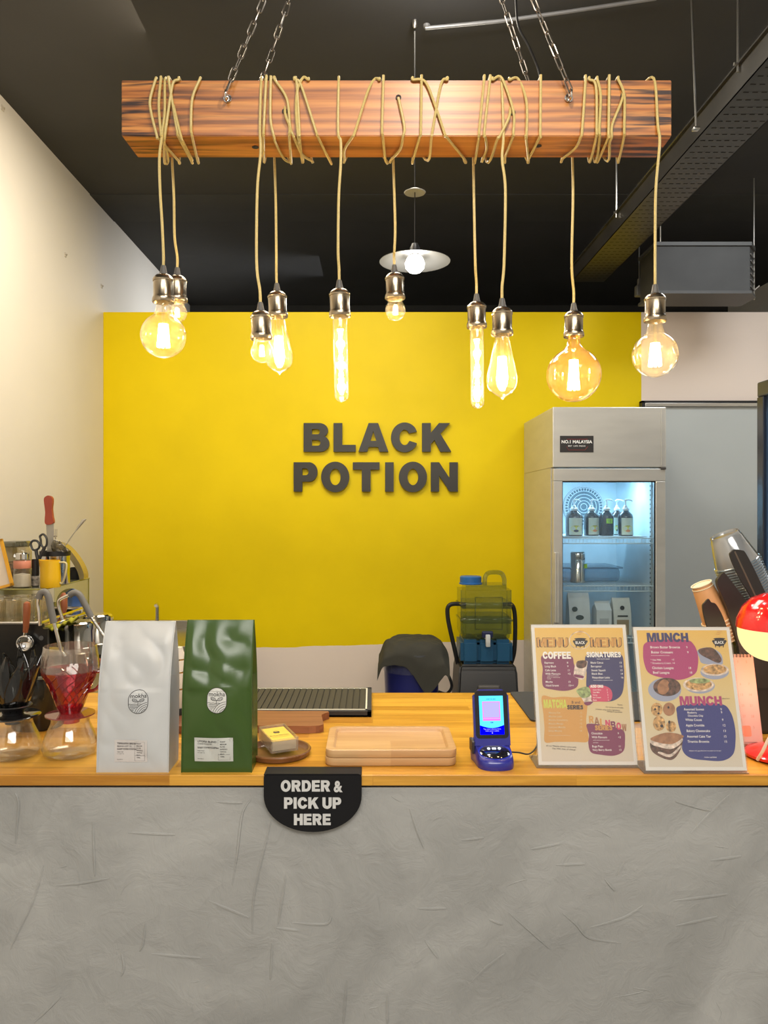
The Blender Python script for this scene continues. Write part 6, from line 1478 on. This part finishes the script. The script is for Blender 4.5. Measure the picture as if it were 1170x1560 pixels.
# yellow mark on the first cup
t = thing('cup_rack', 'black slanted cup rack with rounded flaps at the right edge', 'cup rack', P(1150, 1000, 1.80))
o = P(1150, 1000, 1.80)
rk = mat('satin black rack', (.016, .015, .014), .42, bump=.15)
def plate(poly, d, th, nm, bend=0):
    w_ = [P(x, y, d)-o for x, y in poly]; s = [tuple(v[:2]) for v in smooth([(v.x, v.z, 0) for v in w_], 5, True)]
    MB().fill([s], 0, up(0, w_[0].y, 0), -th).build(nm, rk, t)
plate([(1111, 848), (1113, 840), (1118, 837), (1128, 838), (1134, 842), (1148, 868), (1166, 906), (1200, 975), (1172, 985), (1145, 915), (1125, 880)], 1.845, .006, 'front_flap')
q = [P(x, y, 1.84)-o for x, y in ((1119, 840), (1146, 898), (1180, 972))]
MB().tube(q, .0022, 6).build('flap_crease', mat('paler black crease', (.10, .08, .06), .35), t)  # crease line drawn paler than the flap
plate([(1090, 890), (1093, 878), (1098, 873), (1104, 876), (1138, 922), (1175, 985), (1178, 1040), (1132, 1040), (1122, 985), (1106, 930)], 1.862, .012, 'side_wall')
plate([(1069, 925), (1073, 917), (1078, 912), (1082, 917), (1090, 921), (1102, 945), (1112, 985), (1090, 990), (1076, 955)], 1.835, .006, 'small_flap')
MB().box((PX(1128, 1.86)-o.x, .07, ZC-o.z+.0005), (PX(1128, 1.86)-o.x+.32, .30, PZ(980, 1.86)-o.z), bev=.01).build('rack_body', rk, t)

# calendar
t = thing('calendar', 'pink spiral desk calendar partly hidden behind the right menu', 'calendar', (PX(1163, 1.745)-.075, 1.745, ZC+.0005))
K = Matrix.Translation((0, 0, .016)) @ Matrix.Rotation(math.radians(-14), 4, 'X'); K2 = Matrix.Translation((0, .10, .016)) @ Matrix.Rotation(math.radians(14), 4, 'X')
MB().box((-.077, -.004, 0), (.077, .11, .016), bev=.002).build('wooden_base', m_w, t)
mb = MB().box((-.075, 0, 0), (.075, .002, .20), M=K); mb.box((-.075, -.002, 0), (.075, 0, .20), M=K2); mb.build('board', mat('pink board', (.45, .28, .24), .6), t)
mb = MB().box((-.074, -.0015, .004), (.074, -.0002, .194), 0, M=K); KK = K @ Matrix.Translation((0, -.0017, 0)) @ RX90
for r in range(5):
    for c in range(7): mb.text(str((r*7+c) % 30+1), .0075, -.060+c*.0195, .130-r*.024, 1, KK, .0, 'CENTER')
for c, s in enumerate('SMTWTFS'): mb.text(s, .008, -.060+c*.0195, .18, 1, KK, .0, 'CENTER')
mb.fill([rrect(.030, .016, .050, .040, .004)], 2, KK); mb.build('page', [mat('pink page', (.50, .31, .27), .6), mat('rose print', (.45, .2, .15), .6), mat('coral doodle', (.72, .2, .12), .6)], t)
first = MB().tube([K @ Vector((0, .004*math.cos(a)+.001, .198+.006*math.sin(a))) for a in [2*PI*i/10 for i in range(10)]], .0008, 5, closed=True).build('spiral_ring', M['black_plastic'], t)
for i in range(18):
    o_ = first if i == 0 else first.copy()
    if i: COL.objects.link(o_); o_.parent = t
    o_.location = (-.068+i*.008, 0, 0)

# red table lamp
ld_ = 1.70; lx = PX(1186, ld_)
t = thing('table_lamp', 'red mushroom table lamp glowing at the right edge of the counter', 'table lamp', (lx, ld_, ZC+.0005))
red = mat('glossy red', (.62, .012, .012), .14, coat=.6)
zt_ = PZ(903, ld_)-ZC; zm = PZ(957, ld_)-ZC; zb_ = PZ(1008, ld_)-ZC
MB().lathe([(0, 0), (.062, 0), (.070, .004), (.071, .010), (.062, .017), (.03, .026), (.012, .032), (0, .033)], seg=56).build('base', red, t, True)
MB().tube([(0, 0, .03), (0, 0, zb_+.01)], .008, 12).build('stem', red, t, True)
MB().lathe([(0, zt_), (.03, zt_-.003), (.055, zt_-.014), (.074, zt_-.034), (.0845, zt_-.060), (.0865, zm), (.0845, zm), (.082, zt_-.060), (.07, zt_-.035), (.04, zt_-.012), (0, zt_-.006)], seg=64).build('shade', red, t, True)
df = [(.0835, zm)]+[(.0835*math.cos(a)**.75, zm-(zm-zb_)*math.sin(a)**.85) for a in [PI/2*i/14 for i in range(1, 14)]]+[(0, zb_)]
MB().lathe(df, seg=64).build('glowing_diffuser', emit('warm lamp glow', (1, .83, .36), .72), t, True)
mb = MB()
for i in range(6): a = 2*PI*i/6; mb.lathe([(0, .0), (.0028, 0), (.002, .001), (0, .0012)], seg=8, M=Matrix.Translation((-.0455+.006*math.cos(a), -.067, zt_-.042+.006*math.sin(a))) @ RX90)
mb.build('vent_hole', mat('pale vent dot', (.8, .7, .6), .4), t)
MB().tube(smooth([(-.064, -.035, .006), (-.060, -.050, .03), (-.048, -.055, .060), (-.022, -.05, .085), (.01, -.03, .10), (.02, 0, .12)], 6), .0034, 8).build('cable', mat('glow pale cable', (.72, .55, .42), .45), t, True)  # lamp glow on the red cord is put into this pale colour

# upright display fridge at the right edge, facing the barista
X0 = PX(1153, 3.1); zt_ = PZ(583, 3.1)
t = thing('display_fridge', 'black-framed lit display fridge cut by the right picture edge', 'display fridge', (X0, 2.45, 0))
Wd, Dp = .65, .6
mb = MB().box((.03, 0, .02), (Dp, .03, zt_-.03)); mb.box((.03, Wd-.03, .02), (Dp, Wd, zt_-.03)); mb.box((Dp-.03, .03, .02), (Dp, Wd-.03, zt_-.03)); mb.box((.03, .03, .02), (Dp-.03, Wd-.03, .12)); mb.box((0, 0, zt_-.06), (Dp, Wd, zt_), bev=.006); mb.build('cabinet', mat('dark olive casing', (.05, .05, .042), .4), t)
mb = MB().box((0, 0, .05), (.03, .05, zt_-.06), bev=.003); mb.box((0, Wd-.05, .05), (.03, Wd, zt_-.06), bev=.003); mb.box((0, .05, .05), (.03, Wd-.05, .11)); mb.build('door_frame', mat('blue black frame', (.015, .02, .035), .2), t)
MB().box((.012, .05, .11), (.016, Wd-.05, zt_-.06)).build('door_glass', glass('fridge glass', (.9, .95, 1), .03, (.6, .8, 1)), t)
mb = MB().box((.04, Wd-.062, .15), (.052, Wd-.05, zt_-.10)); mb.build('led_strip', emit('blue white led', (.5, .85, 1), 7), t)
for z in (.5, .9, 1.3, 1.7): MB().box((.05, .035, z), (Dp-.04, Wd-.035, z+.012)).build('shelf', mat('blue shelf', (.2, .35, .5), .4), t)
# ------------------------------------------------------------------ lights of the shop and added fills
def light(nm, kind, loc, e, col=(1, 1, 1), size=.1, rot=(0, 0, 0), **kw):
    l = bpy.data.lights.new(nm, kind); l.energy = e; l.color = col
    if kind == 'AREA': l.shape = 'RECTANGLE'; l.size = size if not isinstance(size, tuple) else size[0]; l.size_y = size if not isinstance(size, tuple) else size[1]
    else: l.shadow_soft_size = size
    for k, v in kw.items(): setattr(l, k, v)
    o = bpy.data.objects.new(nm, l); COL.objects.link(o); o.location = loc; o.rotation_euler = rot; return o
# customer side ceiling lamps behind and above the camera
light('ceiling_track_spot', 'POINT', (.20, .95, 2.80), 12, (1, .90, .76), .03)
light('shop_ceiling_panel', 'AREA', (.3, -1.3, 3.38), 108, (1, .96, .90), (2.4, 1.6))
# barista side: ceiling lamp just above the frame, and the disc pendant
light('bar_ceiling_lamp', 'POINT', (.22, 2.45, 3.30), 13, (1, .95, .88), .08)
light('pendant_glow', 'POINT', (PX(632, 2.98), 2.98, PZ(398, 2.98)-.09), 5, (1, .95, .84), .035)
light('bar_fill_light', 'AREA', (-.3, 3.3, 3.40), 26, (1, .92, .76), (1.6, .8))  # unseen fill, added to brighten the lower back wall
light('bar_left_lamp', 'AREA', (-.75, 2.8, 3.38), 15, (1, .82, .58), (.5, .5), (0, math.radians(22), 0))
light('bar_right_lamp', 'AREA', (2.2, 3.3, 3.38), 17, (.93, .97, 1), (.9, .9))
# fridge tube
light('fridge_lamp', 'AREA', ((fx0+fx1)/2, 4.36, 1.72), 3.4, (.42, .74, 1), (.4, .12))
light('table_lamp_bulb', 'POINT', (lx, ld_, PZ(1008, ld_)-.03), .7, (1, .45, .28), .04)
light('back_room_fill', 'AREA', (-.3, 6.0, 3.25), 11, (.95, .97, 1), (.9, .5), (0, math.radians(62), 0), spread=math.radians(110))  # added fill out of sight, lights the left wall past the partition
